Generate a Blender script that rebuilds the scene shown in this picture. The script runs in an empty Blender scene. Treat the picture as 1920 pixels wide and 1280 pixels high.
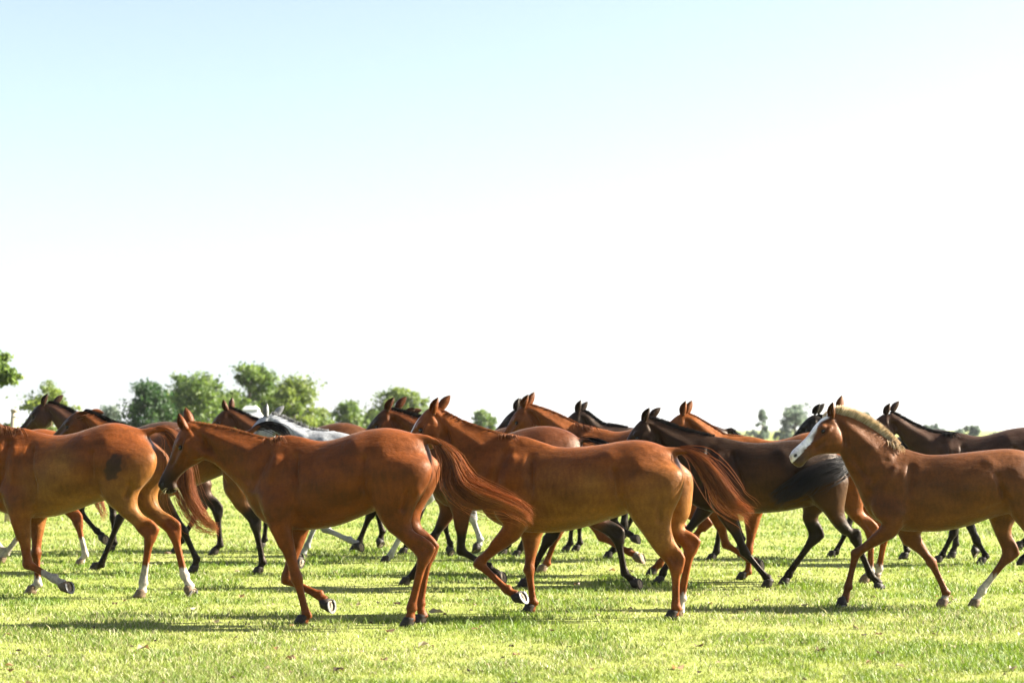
import bpy, math, random
import numpy as np
from mathutils import Vector, Matrix

sc = bpy.context.scene
COL = sc.collection
rng = np.random.default_rng(7)
random.seed(7)
PI = math.pi

# ------------------------------------------------------------------ camera
HCAM = 1.53
cam_d = bpy.data.cameras.new('camera')
cam = bpy.data.objects.new('camera', cam_d)
COL.objects.link(cam)
cam.location = (0, 0, HCAM)
cam.rotation_euler = (PI / 2 + math.radians(2.5153), 0, 0)
cam_d.lens = 70
cam_d.sensor_width = 36
cam_d.clip_start = 0.1
cam_d.clip_end = 6000
cam_d.dof.use_dof = True
cam_d.dof.focus_distance = 16.6
cam_d.dof.aperture_fstop = 2.7
sc.camera = cam

# ------------------------------------------------------------------ light
SUN_EL, SUN_AZ = math.radians(31), math.radians(8)      # azimuth counted from +X towards +Y
world = bpy.data.worlds.new('World')
sc.world = world
world.use_nodes = True
wn = world.node_tree
bg = wn.nodes['Background']
sky = wn.nodes.new('ShaderNodeTexSky')
sky.sky_type = 'NISHITA'
sky.sun_disc = False
sky.sun_elevation = SUN_EL
sky.sun_rotation = PI / 2 - SUN_AZ
sky.air_density = 0.58
sky.dust_density = 1.7
sky.ozone_density = 1.0
hsv = wn.nodes.new('ShaderNodeHueSaturation')
hsv.inputs['Saturation'].default_value = 0.8
wn.links.new(sky.outputs[0], hsv.inputs['Color'])
wn.links.new(hsv.outputs[0], bg.inputs[0])
bg.inputs[1].default_value = 0.05
sun_d = bpy.data.lights.new('sun', 'SUN')
sun = bpy.data.objects.new('sun', sun_d)
COL.objects.link(sun)
sun_d.energy = 5.0
sun_d.angle = math.radians(0.6)
sun_d.color = (1.0, 0.93, 0.80)
sdir = Vector((math.cos(SUN_EL) * math.cos(SUN_AZ), math.cos(SUN_EL) * math.sin(SUN_AZ), math.sin(SUN_EL)))
sun.rotation_euler = sdir.to_track_quat('Z', 'Y').to_euler()
sun.location = (20, 20, 30)
vs = sc.view_settings
vs.view_transform = 'Standard'
vs.look = 'None'
vs.gamma = 1
vs.use_curve_mapping = False
vs.exposure = 2.82

# ------------------------------------------------------------------ helpers
def mat(name):
    m = bpy.data.materials.new(name)
    m.use_nodes = True
    return m, m.node_tree.nodes, m.node_tree.links, m.node_tree.nodes['Principled BSDF']

def tag(o, label=None, cat=None, group=None, kind=None):
    if label: o['label'] = label
    if cat: o['category'] = cat
    if group: o['group'] = group
    if kind: o['kind'] = kind
    return o

def mesh_obj(name, v, faces, material=None, parent=None, smooth=True, colors=None):
    """faces: list of tuples, or an int array of quads / tris"""
    me = bpy.data.meshes.new(name)
    v = np.asarray(v, dtype=np.float32)
    if isinstance(faces, np.ndarray):
        n = faces.shape[1]
        me.vertices.add(len(v)); me.vertices.foreach_set('co', v.ravel())
        me.loops.add(faces.size); me.loops.foreach_set('vertex_index', faces.ravel().astype(np.int32))
        me.polygons.add(len(faces))
        me.polygons.foreach_set('loop_start', np.arange(0, faces.size, n, dtype=np.int32))
        me.polygons.foreach_set('loop_total', np.full(len(faces), n, dtype=np.int32))
        me.update(calc_edges=True)
    else:
        me.from_pydata([tuple(map(float, p)) for p in v], [], [tuple(map(int, f)) for f in faces])
        me.update()
    if smooth:
        me.polygons.foreach_set('use_smooth', np.ones(len(me.polygons), dtype=bool))
    if colors is not None:
        at = me.color_attributes.new('hue', 'FLOAT_COLOR', 'POINT')
        c = np.ones((len(v), 4), dtype=np.float32); c[:, :3] = colors
        at.data.foreach_set('color', c.ravel())
    if material: me.materials.append(material)
    o = bpy.data.objects.new(name, me)
    COL.objects.link(o)
    if parent: o.parent = parent
    return o

class Geo:
    def __init__(s): s.v = []; s.f = []
    def loft(s, rings):
        """closed tube through the rings (each an N x 3 array), capped"""
        n = len(rings[0]); b = len(s.v)
        for r in rings: s.v.extend(np.asarray(r, float))
        for i in range(len(rings) - 1):
            for j in range(n):
                k = (j + 1) % n
                s.f.append((b + i * n + j, b + i * n + k, b + (i + 1) * n + k, b + (i + 1) * n + j))
        for i, flip in ((0, True), (len(rings) - 1, False)):
            c = len(s.v); s.v.append(np.mean(rings[i], axis=0))
            for j in range(n):
                k = (j + 1) % n
                a, d = b + i * n + j, b + i * n + k
                s.f.append((c, d, a) if flip else (c, a, d))
    def box(s, c, h, rot=0.0):
        b = len(s.v)
        cr, sr = math.cos(rot), math.sin(rot)
        for dz in (-1, 1):
            for dx, dy in ((-1, -1), (1, -1), (1, 1), (-1, 1)):
                x, y = dx * h[0], dy * h[1]
                s.v.append((c[0] + x * cr - y * sr, c[1] + x * sr + y * cr, c[2] + dz * h[2]))
        for q in ((0, 3, 2, 1), (4, 5, 6, 7), (0, 1, 5, 4), (1, 2, 6, 5), (2, 3, 7, 6), (3, 0, 4, 7)):
            s.f.append(tuple(b + i for i in q))
    def ball(s, c, r, nu=12, nv=8, axes=None):
        A = np.eye(3) if axes is None else np.asarray(axes, float)
        rings = []
        for i in range(nv + 1):
            p = -PI / 2 + PI * (i * 0.92 + 0.04 * nv) / nv
            ring = []
            for j in range(nu):
                q = 2 * PI * j / nu
                l = np.array((math.cos(p) * math.cos(q) * r[0], math.cos(p) * math.sin(q) * r[1], math.sin(p) * r[2]))
                ring.append(np.asarray(c) + l @ A)
            rings.append(ring)
        s.loft(rings)
    def tube(s, pts, rad, n=8):
        pts = np.asarray(pts, float); T = np.gradient(pts, axis=0)
        T /= np.linalg.norm(T, axis=1, keepdims=True) + 1e-9
        up = np.array((0.13, 1.0, 0.21)); rings = []
        for p, t, r in zip(pts, T, rad):
            a = np.cross(t, up); a /= np.linalg.norm(a) + 1e-9; b = np.cross(t, a)
            q = np.arange(n) * 2 * PI / n
            rings.append(p + r * (np.cos(q)[:, None] * a + np.sin(q)[:, None] * b))
        s.loft(rings)
    def obj(s, name, material, parent=None, smooth=True):
        return mesh_obj(name, s.v, s.f, material, parent, smooth)

def lerp(a, b, t): return np.asarray(a, float) * (1 - t) + np.asarray(b, float) * t
def sstep(a, b, x):
    t = np.clip((x - a) / (b - a), 0, 1); return t * t * (3 - 2 * t)
def catmull(P, n):
    P = np.asarray(P, float); m = len(P) - 1; out = []
    Q = np.vstack([2 * P[0] - P[1], P, 2 * P[-1] - P[-2]])
    for i in range(n):
        u = m * i / (n - 1); j = min(int(u), m - 1); t = u - j
        a, b, c, d = Q[j:j + 4]
        out.append(0.5 * (2 * b + (c - a) * t + (2 * a - 5 * b + 4 * c - d) * t * t + (3 * b - a - 3 * c + d) * t ** 3))
    return np.array(out)
def dens(rings, n): return list(catmull(np.array(rings, float).reshape(len(rings), -1), n).reshape(n, -1, 3))
def seg_dist(V, a, b):
    a, b = np.asarray(a, float), np.asarray(b, float); d = b - a
    t = np.clip(((V - a) @ d) / (d @ d + 1e-12), 0, 1)
    return np.linalg.norm(V - (a + t[:, None] * d), axis=1), t
def poly_dist(V, pts):
    D = np.full(len(V), 9.0)
    for a, b in zip(pts, pts[1:]): D = np.minimum(D, seg_dist(V, a, b)[0])
    return D

# ------------------------------------------------------------------ materials
def m_coat():
    m, N, L, B = mat('horse_coat')
    at = N.new('ShaderNodeAttribute'); at.attribute_name = 'hue'
    tc = N.new('ShaderNodeTexCoord')
    mp = N.new('ShaderNodeMapping'); mp.inputs['Scale'].default_value = (0.45, 1.0, 1.0)
    L.new(tc.outputs['Object'], mp.inputs[0])
    n1 = N.new('ShaderNodeTexNoise'); n1.inputs['Scale'].default_value = 7; n1.inputs['Detail'].default_value = 5
    n2 = N.new('ShaderNodeTexNoise'); n2.inputs['Scale'].default_value = 120; n2.inputs['Detail'].default_value = 3
    L.new(mp.outputs[0], n1.inputs['Vector']); L.new(mp.outputs[0], n2.inputs['Vector'])
    r1 = N.new('ShaderNodeMapRange'); r1.inputs[1].default_value = .3; r1.inputs[2].default_value = .7
    r1.inputs[3].default_value = .66; r1.inputs[4].default_value = 1.28
    r2 = N.new('ShaderNodeMapRange'); r2.inputs[1].default_value = .3; r2.inputs[2].default_value = .7
    r2.inputs[3].default_value = .82; r2.inputs[4].default_value = 1.18
    L.new(n1.outputs[0], r1.inputs[0]); L.new(n2.outputs[0], r2.inputs[0])
    mu = N.new('ShaderNodeMath'); mu.operation = 'MULTIPLY'
    L.new(r1.outputs[0], mu.inputs[0]); L.new(r2.outputs[0], mu.inputs[1])
    mx = N.new('ShaderNodeMix'); mx.data_type = 'RGBA'; mx.blend_type = 'MULTIPLY'; mx.inputs[0].default_value = 1
    L.new(at.outputs['Color'], mx.inputs[6]); L.new(mu.outputs[0], mx.inputs[7])
    n5 = N.new('ShaderNodeTexNoise'); n5.inputs['Scale'].default_value = 34; n5.inputs['Detail'].default_value = 4
    mp5 = N.new('ShaderNodeMapping'); mp5.inputs['Scale'].default_value = (1, 1, .35); L.new(tc.outputs['Object'], mp5.inputs[0]); L.new(mp5.outputs[0], n5.inputs['Vector'])
    r5 = N.new('ShaderNodeMapRange'); r5.inputs[1].default_value = .3; r5.inputs[2].default_value = .7; r5.inputs[3].default_value = .80; r5.inputs[4].default_value = 1.18
    L.new(n5.outputs[0], r5.inputs[0])
    m5 = N.new('ShaderNodeMix'); m5.data_type = 'RGBA'; m5.blend_type = 'MULTIPLY'; m5.inputs[0].default_value = 1
    L.new(mx.outputs[2], m5.inputs[6]); L.new(r5.outputs[0], m5.inputs[7]); L.new(m5.outputs[2], B.inputs['Base Color'])
    rr = N.new('ShaderNodeMapRange'); rr.inputs[1].default_value = .3; rr.inputs[2].default_value = .7; rr.inputs[3].default_value = .34; rr.inputs[4].default_value = .62
    L.new(n5.outputs[0], rr.inputs[0]); L.new(rr.outputs[0], B.inputs['Roughness'])
    B.inputs['Specular IOR Level'].default_value = .15
    B.inputs['Specular Tint'].default_value = (1, .78, .58, 1)
    B.inputs['Sheen Weight'].default_value = .05
    B.inputs['Sheen Roughness'].default_value = .35
    B.inputs['Sheen Tint'].default_value = (1, .75, .5, 1)
    bp = N.new('ShaderNodeBump'); bp.inputs['Strength'].default_value = .45; bp.inputs['Distance'].default_value = .005
    mp2 = N.new('ShaderNodeMapping'); mp2.inputs['Scale'].default_value = (0.25, 1.0, .7)
    L.new(tc.outputs['Object'], mp2.inputs[0])
    n3 = N.new('ShaderNodeTexNoise'); n3.inputs['Scale'].default_value = 220; n3.inputs['Detail'].default_value = 2
    L.new(mp2.outputs[0], n3.inputs['Vector'])
    n4 = N.new('ShaderNodeTexNoise'); n4.inputs['Scale'].default_value = 22; n4.inputs['Detail'].default_value = 2
    L.new(mp.outputs[0], n4.inputs['Vector'])
    bp2 = N.new('ShaderNodeBump'); bp2.inputs['Strength'].default_value = .5; bp2.inputs['Distance'].default_value = .012
    L.new(n4.outputs[0], bp2.inputs['Height']); L.new(bp2.outputs[0], bp.inputs['Normal'])
    L.new(n3.outputs[0], bp.inputs['Height']); L.new(bp.outputs[0], B.inputs['Normal'])
    return m
def m_hair():
    m, N, L, B = mat('horse_hair')
    at = N.new('ShaderNodeAttribute'); at.attribute_name = 'hue'
    L.new(at.outputs['Color'], B.inputs['Base Color'])
    B.inputs['Roughness'].default_value = .42
    B.inputs['Specular IOR Level'].default_value = .22
    tr = N.new('ShaderNodeBsdfTranslucent'); L.new(at.outputs['Color'], tr.inputs[0])
    ms = N.new('ShaderNodeMixShader'); ms.inputs[0].default_value = .42
    out = N['Material Output']
    L.new(B.outputs[0], ms.inputs[1]); L.new(tr.outputs[0], ms.inputs[2]); L.new(ms.outputs[0], out.inputs[0])
    return m
def m_simple(name, col, rough=.6, scale=30, var=.25, spec=.4, bump=0.0):
    m, N, L, B = mat(name)
    tc = N.new('ShaderNodeTexCoord')
    n = N.new('ShaderNodeTexNoise'); n.inputs['Scale'].default_value = scale; n.inputs['Detail'].default_value = 5
    L.new(tc.outputs['Object'], n.inputs['Vector'])
    cr = N.new('ShaderNodeValToRGB')
    cr.color_ramp.elements[0].position = .3; cr.color_ramp.elements[1].position = .7
    cr.color_ramp.elements[0].color = tuple(c * (1 - var) for c in col) + (1,)
    cr.color_ramp.elements[1].color = tuple(min(1, c * (1 + var)) for c in col) + (1,)
    L.new(n.outputs[0], cr.inputs[0]); L.new(cr.outputs[0], B.inputs['Base Color'])
    B.inputs['Roughness'].default_value = rough; B.inputs['Specular IOR Level'].default_value = spec
    if bump:
        bp = N.new('ShaderNodeBump'); bp.inputs['Strength'].default_value = .5; bp.inputs['Distance'].default_value = bump
        L.new(n.outputs[0], bp.inputs['Height']); L.new(bp.outputs[0], B.inputs['Normal'])
    return m
def m_leaf(name, trans=.45, rough=.5):
    m, N, L, B = mat(name)
    at = N.new('ShaderNodeAttribute'); at.attribute_name = 'hue'
    L.new(at.outputs['Color'], B.inputs['Base Color'])
    B.inputs['Roughness'].default_value = rough; B.inputs['Specular IOR Level'].default_value = .3
    tr = N.new('ShaderNodeBsdfTranslucent')
    hs = N.new('ShaderNodeHueSaturation'); hs.inputs['Value'].default_value = 1.25; hs.inputs['Saturation'].default_value = 1.1
    L.new(at.outputs['Color'], hs.inputs['Color']); L.new(hs.outputs[0], tr.inputs[0])
    ms = N.new('ShaderNodeMixShader'); ms.inputs[0].default_value = trans
    L.new(B.outputs[0], ms.inputs[1]); L.new(tr.outputs[0], ms.inputs[2]); L.new(ms.outputs[0], N['Material Output'].inputs[0])
    return m
M_COAT = m_coat(); M_HAIR = m_hair()
M_HOOF = m_simple('dark_hoof_horn', (.020, .015, .011), .6, 60, .5, .2)
M_HOOF_PALE = m_simple('pale_hoof_horn', (.11, .075, .045), .6, 60, .45, .2)
M_SOLE = m_simple('hoof_sole', (.16, .125, .085), .85, 60, .5)
M_SHOE = m_simple('worn_steel_shoe', (.085, .082, .078), .6, 40, .5)
M_SHOE.node_tree.nodes['Principled BSDF'].inputs['Metallic'].default_value = .1
M_EYE = m_simple('dark_wet_eye', (.006, .004, .003), .16, 5, .2, .35)
M_EARIN = m_simple('nostril_skin', (.012, .009, .008), .8)
M_LEAF = m_leaf('tree_leaves'); M_GRASS = m_leaf('grass_blades', .35, .55)
M_BARK = m_simple('tree_bark', (.09, .07, .05), .9, 12, .35, .2, .02)
M_WOOD = m_simple('weathered_post_wood', (.30, .25, .18), .85, 20, .25, .2, .004)
M_WHITE = m_simple('white_canopy_cloth', (.45, .45, .45), .7, 2, .04)
M_METAL = m_simple('grey_painted_metal', (.3, .3, .3), .5, 8, .1)
TRACE = {
 'B': {'loc':(-1.767,15.79),'yaw':12,'torso':[(0.344,1.242,0.975),(0.282,1.327,0.862),(0.185,1.412,0.778),(0.03,1.488,0.738),(-0.112,1.475,0.731),(-0.266,1.437,0.741),(-0.432,1.467,0.776),(-0.563,1.509,0.827),(-0.694,1.534,0.879),(-0.815,1.543,0.93),(-0.962,1.517,0.985),(-1.083,1.459,1.048),(-1.16,1.36,1.131)],'k':0.992,'head':((0.877,1.573,0.0),(1.109,1.059,0.0)),'neck':([(0.827,1.594),(0.693,1.573),(0.558,1.553),(0.426,1.521),(0.295,1.487),(0.161,1.46),(0.03,1.484)],[(0.698,1.283),(0.618,1.242),(0.549,1.187),(0.482,1.127),(0.417,1.066),(0.359,0.999),(0.315,0.921)]),'legs':{'NF':([(0.022,0.815),(-0.112,0.358),(-0.188,0.084),(-0.17,0.042),(-0.14,0.0)],1),'FF':([(-0.045,0.762),(0.055,0.338),(-0.212,0.216),(-0.252,0.179),(-0.318,0.142)],0),'NH':([(-0.827,0.864),(-1.14,0.557),(-1.038,0.15),(-1.03,0.078),(-1.009,0.0)],1),'FH':([(-0.899,0.875),(-1.107,0.554),(-1.039,0.156),(-1.061,0.075),(-1.078,0.0)],1)},'pairs':[((-0.758,1.484),(-1.108,1.402)),((-0.703,1.298),(-1.206,1.258)),((-0.703,1.071),(-1.181,1.102)),((-0.756,0.885),(-1.075,0.928)),((-0.833,0.762),(-1.041,0.784)),((-0.953,0.661),(-1.101,0.703))],'ears':[((0.846,1.534),(0.912,1.67),1),((0.848,1.586),(0.888,1.68),-1)],'tail':[(-1.057,1.48,0),(-1.177,1.451,0.0),(-1.263,1.389,0.0),(-1.336,1.294,0.0),(-1.374,1.186,0.0),(-1.43,1.088,0.02),(-1.551,1.019,0.03),(-1.697,0.971,0.04),(-1.817,0.931,0.05),(-1.926,0.883,0.05)]},
 'A': {'loc':(-4.482,18.41),'yaw':10,'torso':[(0.46,1.243,0.982),(0.367,1.377,0.835),(0.211,1.525,0.752),(0.028,1.545,0.714),(-0.129,1.505,0.711),(-0.286,1.476,0.727),(-0.467,1.496,0.777),(-0.647,1.55,0.841),(-0.827,1.593,0.891),(-0.982,1.569,0.941),(-1.126,1.515,1.005),(-1.229,1.394,1.088)],'k':1.03,'head':((0.986,1.724,0.0),(1.294,1.241,0.0)),'neck':([(0.943,1.739),(0.788,1.715),(0.635,1.68),(0.483,1.641),(0.332,1.595),(0.182,1.549),(0.028,1.535)],[(0.816,1.401),(0.748,1.351),(0.681,1.3),(0.624,1.237),(0.567,1.174),(0.521,1.104),(0.479,1.031)]),'legs':{'NF':([(-0.025,0.735),(-0.077,0.298),(-0.336,0.165),(-0.409,0.127),(-0.491,0.099)],0),'FF':([(-0.043,0.705),(-0.052,0.377),(-0.07,0.107),(-0.029,0.06),(0.038,0.0)],1),'NH':([(-0.886,0.872),(-1.25,0.568),(-1.188,0.142),(-1.183,0.076),(-1.189,0.0)],1),'FH':([(-1.066,0.888),(-1.386,0.573),(-1.486,0.19),(-1.533,0.103),(-1.579,0.022)],0)},'pairs':[((-0.888,1.549),(-1.237,1.443)),((-0.748,1.307),(-1.32,1.27)),((-0.76,1.041),(-1.281,1.115)),((-0.828,0.872),(-1.15,0.96)),((-0.957,0.767),(-1.141,0.826)),((-1.09,0.658),(-1.228,0.715))],'tail':[(-1.146,1.511,0),(-1.256,1.535,-0.02),(-1.348,1.511,-0.05),(-1.414,1.442,-0.08),(-1.469,1.306,-0.1),(-1.501,1.16,-0.1),(-1.513,0.989,-0.1),(-1.565,0.844,-0.1),(-1.693,0.699,-0.1),(-1.779,0.651,-0.1)]},
 'C': {'loc':(0.066,16.513),'yaw':15,'torso':[(0.358,1.171,0.927),(0.289,1.304,0.804),(0.16,1.424,0.726),(-0.0,1.481,0.684),(-0.137,1.451,0.673),(-0.318,1.389,0.68),(-0.521,1.39,0.717),(-0.701,1.408,0.772),(-0.879,1.439,0.83),(-1.034,1.443,0.897),(-1.171,1.409,0.942),(-1.285,1.34,1.029),(-1.354,1.236,1.116)],'k':0.987,'head':((0.791,1.709,0.0),(1.139,1.252,0.0)),'neck':([(0.735,1.718),(0.619,1.664),(0.505,1.607),(0.386,1.562),(0.264,1.523),(0.14,1.493),(0.013,1.481)],[(0.66,1.378),(0.615,1.303),(0.57,1.228),(0.517,1.157),(0.465,1.087),(0.42,1.012),(0.376,0.936)]),'legs':{'NF':([(0.009,0.708),(0.323,0.427),(0.077,0.209),(0.018,0.176),(-0.072,0.16)],0),'FF':([(-0.065,0.662),(-0.047,0.361),(-0.079,0.098),(-0.065,0.045),(-0.028,0.0)],1),'NH':([(-1.071,0.752),(-1.327,0.422),(-1.325,0.103),(-1.312,0.056),(-1.295,0.0)],1),'FH':([(-1.228,0.764),(-1.399,0.561),(-1.323,0.152),(-1.314,0.06),(-1.305,0.0)],1)},'pairs':[((-0.932,1.409),(-1.308,1.324)),((-0.865,1.202),(-1.403,1.17)),((-0.887,0.987),(-1.385,1.012)),((-0.952,0.824),(-1.306,0.836)),((-1.053,0.688),(-1.302,0.712)),((-1.161,0.54),(-1.336,0.589))],'ears':[((0.737,1.673),(0.694,1.783),1),((0.7,1.709),(0.655,1.772),-1)],'tail':[(-1.258,1.37,0),(-1.372,1.353,0),(-1.459,1.31,0.02),(-1.534,1.238,0.03),(-1.641,1.102,0.05),(-1.713,0.991,0.05),(-1.786,0.915,0.05),(-1.889,0.856,0.05)]},
 'D': {'loc':(2.042,19.533),'yaw':9,'torso':[(0.349,1.132,0.871),(0.265,1.289,0.778),(0.134,1.425,0.726),(-0.007,1.462,0.701),(-0.152,1.426,0.697),(-0.308,1.4,0.703),(-0.489,1.405,0.715),(-0.669,1.426,0.737),(-0.823,1.426,0.774),(-0.977,1.39,0.816),(-1.089,1.328,0.879),(-1.19,1.189,1.008)],'k':0.975,'head':((0.768,1.63,0.0),(1.112,1.172,0.0)),'neck':([(0.726,1.651),(0.611,1.617),(0.498,1.578),(0.387,1.534),(0.27,1.505),(0.153,1.48),(0.035,1.462)],[(0.642,1.331),(0.592,1.256),(0.542,1.18),(0.489,1.106),(0.436,1.033),(0.392,0.954),(0.356,0.871)]),'legs':{'NF':([(-0.061,0.732),(-0.234,0.343),(-0.449,0.089),(-0.474,0.056),(-0.504,0.0)],1),'FF':([(0.144,0.764),(0.355,0.5),(0.583,0.111),(0.598,0.063),(0.614,0.0)],1),'NH':([(-1.024,0.78),(-1.296,0.475),(-1.434,0.134),(-1.504,0.064),(-1.544,-0.007)],0),'FH':([(-0.849,0.769),(-0.898,0.465),(-0.648,0.108),(-0.627,0.068),(-0.596,0.0)],1)},'pairs':[((-0.774,1.37),(-1.139,1.253)),((-0.746,1.098),(-1.239,1.063)),((-0.821,0.872),(-1.212,0.858)),((-0.973,0.745),(-1.196,0.73)),((-1.084,0.602),(-1.236,0.618)),((-1.174,0.511),(-1.296,0.546))],'ears':[((0.742,1.624),(0.703,1.708),1),((0.678,1.651),(0.632,1.699),-1)],'tail':[(-1.15,1.251,0.02),(-1.221,1.226,0.05),(-1.179,1.186,0.15),(-1.037,1.142,0.26),(-0.865,1.067,0.33),(-0.714,0.965,0.36),(-0.561,0.878,0.36)]},
 'E': {'loc':(3.346,17.151),'yaw':8,'torso':[(0.347,1.135,0.929),(0.279,1.245,0.792),(0.178,1.328,0.714),(0.043,1.374,0.665),(-0.07,1.361,0.652),(-0.227,1.315,0.649),(-0.407,1.32,0.664),(-0.586,1.338,0.71),(-0.764,1.357,0.775),(-0.92,1.366,0.821),(-1.075,1.335,0.868),(-1.185,1.267,0.936),(-1.272,1.14,1.05)],'k':0.916,'head':((0.622,1.659,0.05),(0.974,1.293,0.2)),'neck':([(0.571,1.687),(0.466,1.657),(0.365,1.619),(0.27,1.566),(0.18,1.505),(0.094,1.439),(0.006,1.374)],[(0.519,1.309),(0.492,1.24),(0.464,1.171),(0.429,1.106),(0.393,1.041),(0.362,0.974),(0.331,0.906)]),'legs':{'NF':([(0.09,0.684),(0.392,0.468),(0.462,0.186),(0.485,0.085),(0.517,0.012)],0),'FF':([(-0.079,0.61),(-0.258,0.382),(-0.372,0.129),(-0.362,0.064),(-0.362,0.0)],1),'NH':([(-0.989,0.804),(-1.236,0.508),(-1.311,0.153),(-1.323,0.08),(-1.335,0.0)],1),'FH':([(-0.841,0.77),(-0.9,0.443),(-0.674,0.141),(-0.633,0.064),(-0.574,0.0)],1)},'ears':[((0.591,1.64),(0.577,1.777),1),((0.516,1.705),(0.506,1.765),-1)],'tail':[(-1.185,1.267,0),(-1.339,1.249,0),(-1.426,1.141,0),(-1.467,0.915,0),(-1.508,0.644,0)]},
 'M': {'loc':(-0.476,19.402),'yaw':11,'k':1.006,'torso':[(0.349,1.26,0.989),(0.286,1.346,0.874),(0.188,1.432,0.789),(0.03,1.509,0.748),(-0.114,1.496,0.741),(-0.27,1.457,0.751),(-0.438,1.488,0.787),(-0.571,1.53,0.839),(-0.704,1.556,0.891),(-0.827,1.565,0.943),(-0.976,1.538,0.999),(-1.098,1.48,1.063),(-1.176,1.379,1.147)],'head':((0.784,1.734,0.0),(1.178,1.31,0.0)),'neck':([(0.734,1.734),(0.615,1.701),(0.496,1.668),(0.378,1.635),(0.262,1.593),(0.146,1.551),(0.03,1.509)],[(0.645,1.536),(0.594,1.458),(0.544,1.381),(0.493,1.303),(0.444,1.224),(0.396,1.144),(0.349,1.064)]),'legs':{'NF':([(-0.026,0.738),(-0.005,0.358),(-0.278,0.208),(-0.357,0.147),(-0.425,0.118)],0),'FF':([(0.166,0.742),(0.327,0.459),(0.536,0.095),(0.584,0.053),(0.649,0.0)],1),'NH':([(-1.225,0.763),(-1.537,0.487),(-1.598,0.165),(-1.674,0.101),(-1.745,0.072)],0),'FH':([(-0.933,0.75),(-0.818,0.466),(-0.628,0.094),(-0.597,0.052),(-0.554,0.0)],1)},'ears':[((0.748,1.728),(0.684,1.827),1),((0.669,1.745),(0.609,1.818),-1)],'tail':[(-1.092,1.417,0),(-1.206,1.428,0),(-1.346,1.397,0),(-1.464,1.305,0),(-1.526,1.142,0),(-1.551,0.887,0)]},
 'N': {'loc':(0.833,21.108),'yaw':11,'k':1.039,'torso':[(0.36,1.3,1.021),(0.295,1.389,0.903),(0.194,1.478,0.815),(0.031,1.558,0.773),(-0.117,1.544,0.765),(-0.279,1.505,0.776),(-0.452,1.536,0.813),(-0.589,1.58,0.866),(-0.727,1.606,0.92),(-0.853,1.616,0.974),(-1.007,1.588,1.031),(-1.134,1.528,1.097),(-1.215,1.424,1.184)],'head':((0.745,1.78,0.0),(1.07,1.325,0.0)),'neck':([(0.687,1.808),(0.567,1.773),(0.448,1.734),(0.332,1.688),(0.22,1.634),(0.107,1.581),(-0.014,1.558)],[(0.577,1.596),(0.537,1.514),(0.498,1.433),(0.458,1.351),(0.422,1.268),(0.391,1.183),(0.36,1.098)]),'legs':{'NF':([(0.082,0.712),(-0.133,0.401),(-0.426,0.243),(-0.487,0.215),(-0.566,0.189)],0),'FF':([(0.179,0.701),(0.392,0.387),(0.496,0.11),(0.525,0.063),(0.572,0.0)],1),'NH':([(-0.848,0.747),(-0.97,0.409),(-0.74,0.13),(-0.684,0.068),(-0.606,0.0)],1),'FH':([(-0.987,0.738),(-1.172,0.515),(-1.087,0.402),(-1.087,0.374),(-1.098,0.335)],0)},'ears':[((0.716,1.774),(0.672,1.864),1),((0.674,1.803),(0.649,1.861),-1)]},
 'P': {'loc':(2.373,20.219),'yaw':9,'k':0.977,'torso':[(0.339,1.223,0.96),(0.278,1.306,0.849),(0.182,1.39,0.766),(0.03,1.465,0.727),(-0.11,1.452,0.72),(-0.262,1.415,0.73),(-0.425,1.444,0.764),(-0.554,1.486,0.814),(-0.683,1.51,0.865),(-0.802,1.519,0.916),(-0.947,1.494,0.97),(-1.066,1.436,1.032),(-1.142,1.339,1.114)],'head':((0.667,1.688,0.0),(1.061,1.307,0.0)),'neck':([(0.607,1.704),(0.505,1.661),(0.408,1.606),(0.313,1.547),(0.221,1.486),(0.114,1.468),(0.003,1.465)],[(0.543,1.489),(0.506,1.414),(0.469,1.34),(0.432,1.265),(0.398,1.189),(0.368,1.111),(0.339,1.033)]),'legs':{'NF':([(0.286,0.691),(0.202,0.37),(-0.027,0.223),(-0.091,0.207),(-0.155,0.176)],0),'FF':([(-0.063,0.657),(-0.018,0.288),(-0.012,0.088),(0.032,0.049),(0.107,0.0)],1),'NH':([(-1.015,0.806),(-1.238,0.489),(-1.23,0.124),(-1.193,0.064),(-1.135,0.0)],1),'FH':([(-1.124,0.798),(-1.386,0.48),(-1.32,0.126),(-1.304,0.064),(-1.266,0.0)],1)},'ears':[((0.636,1.693),(0.613,1.779),1),((0.595,1.704),(0.569,1.77),-1)]},
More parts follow.
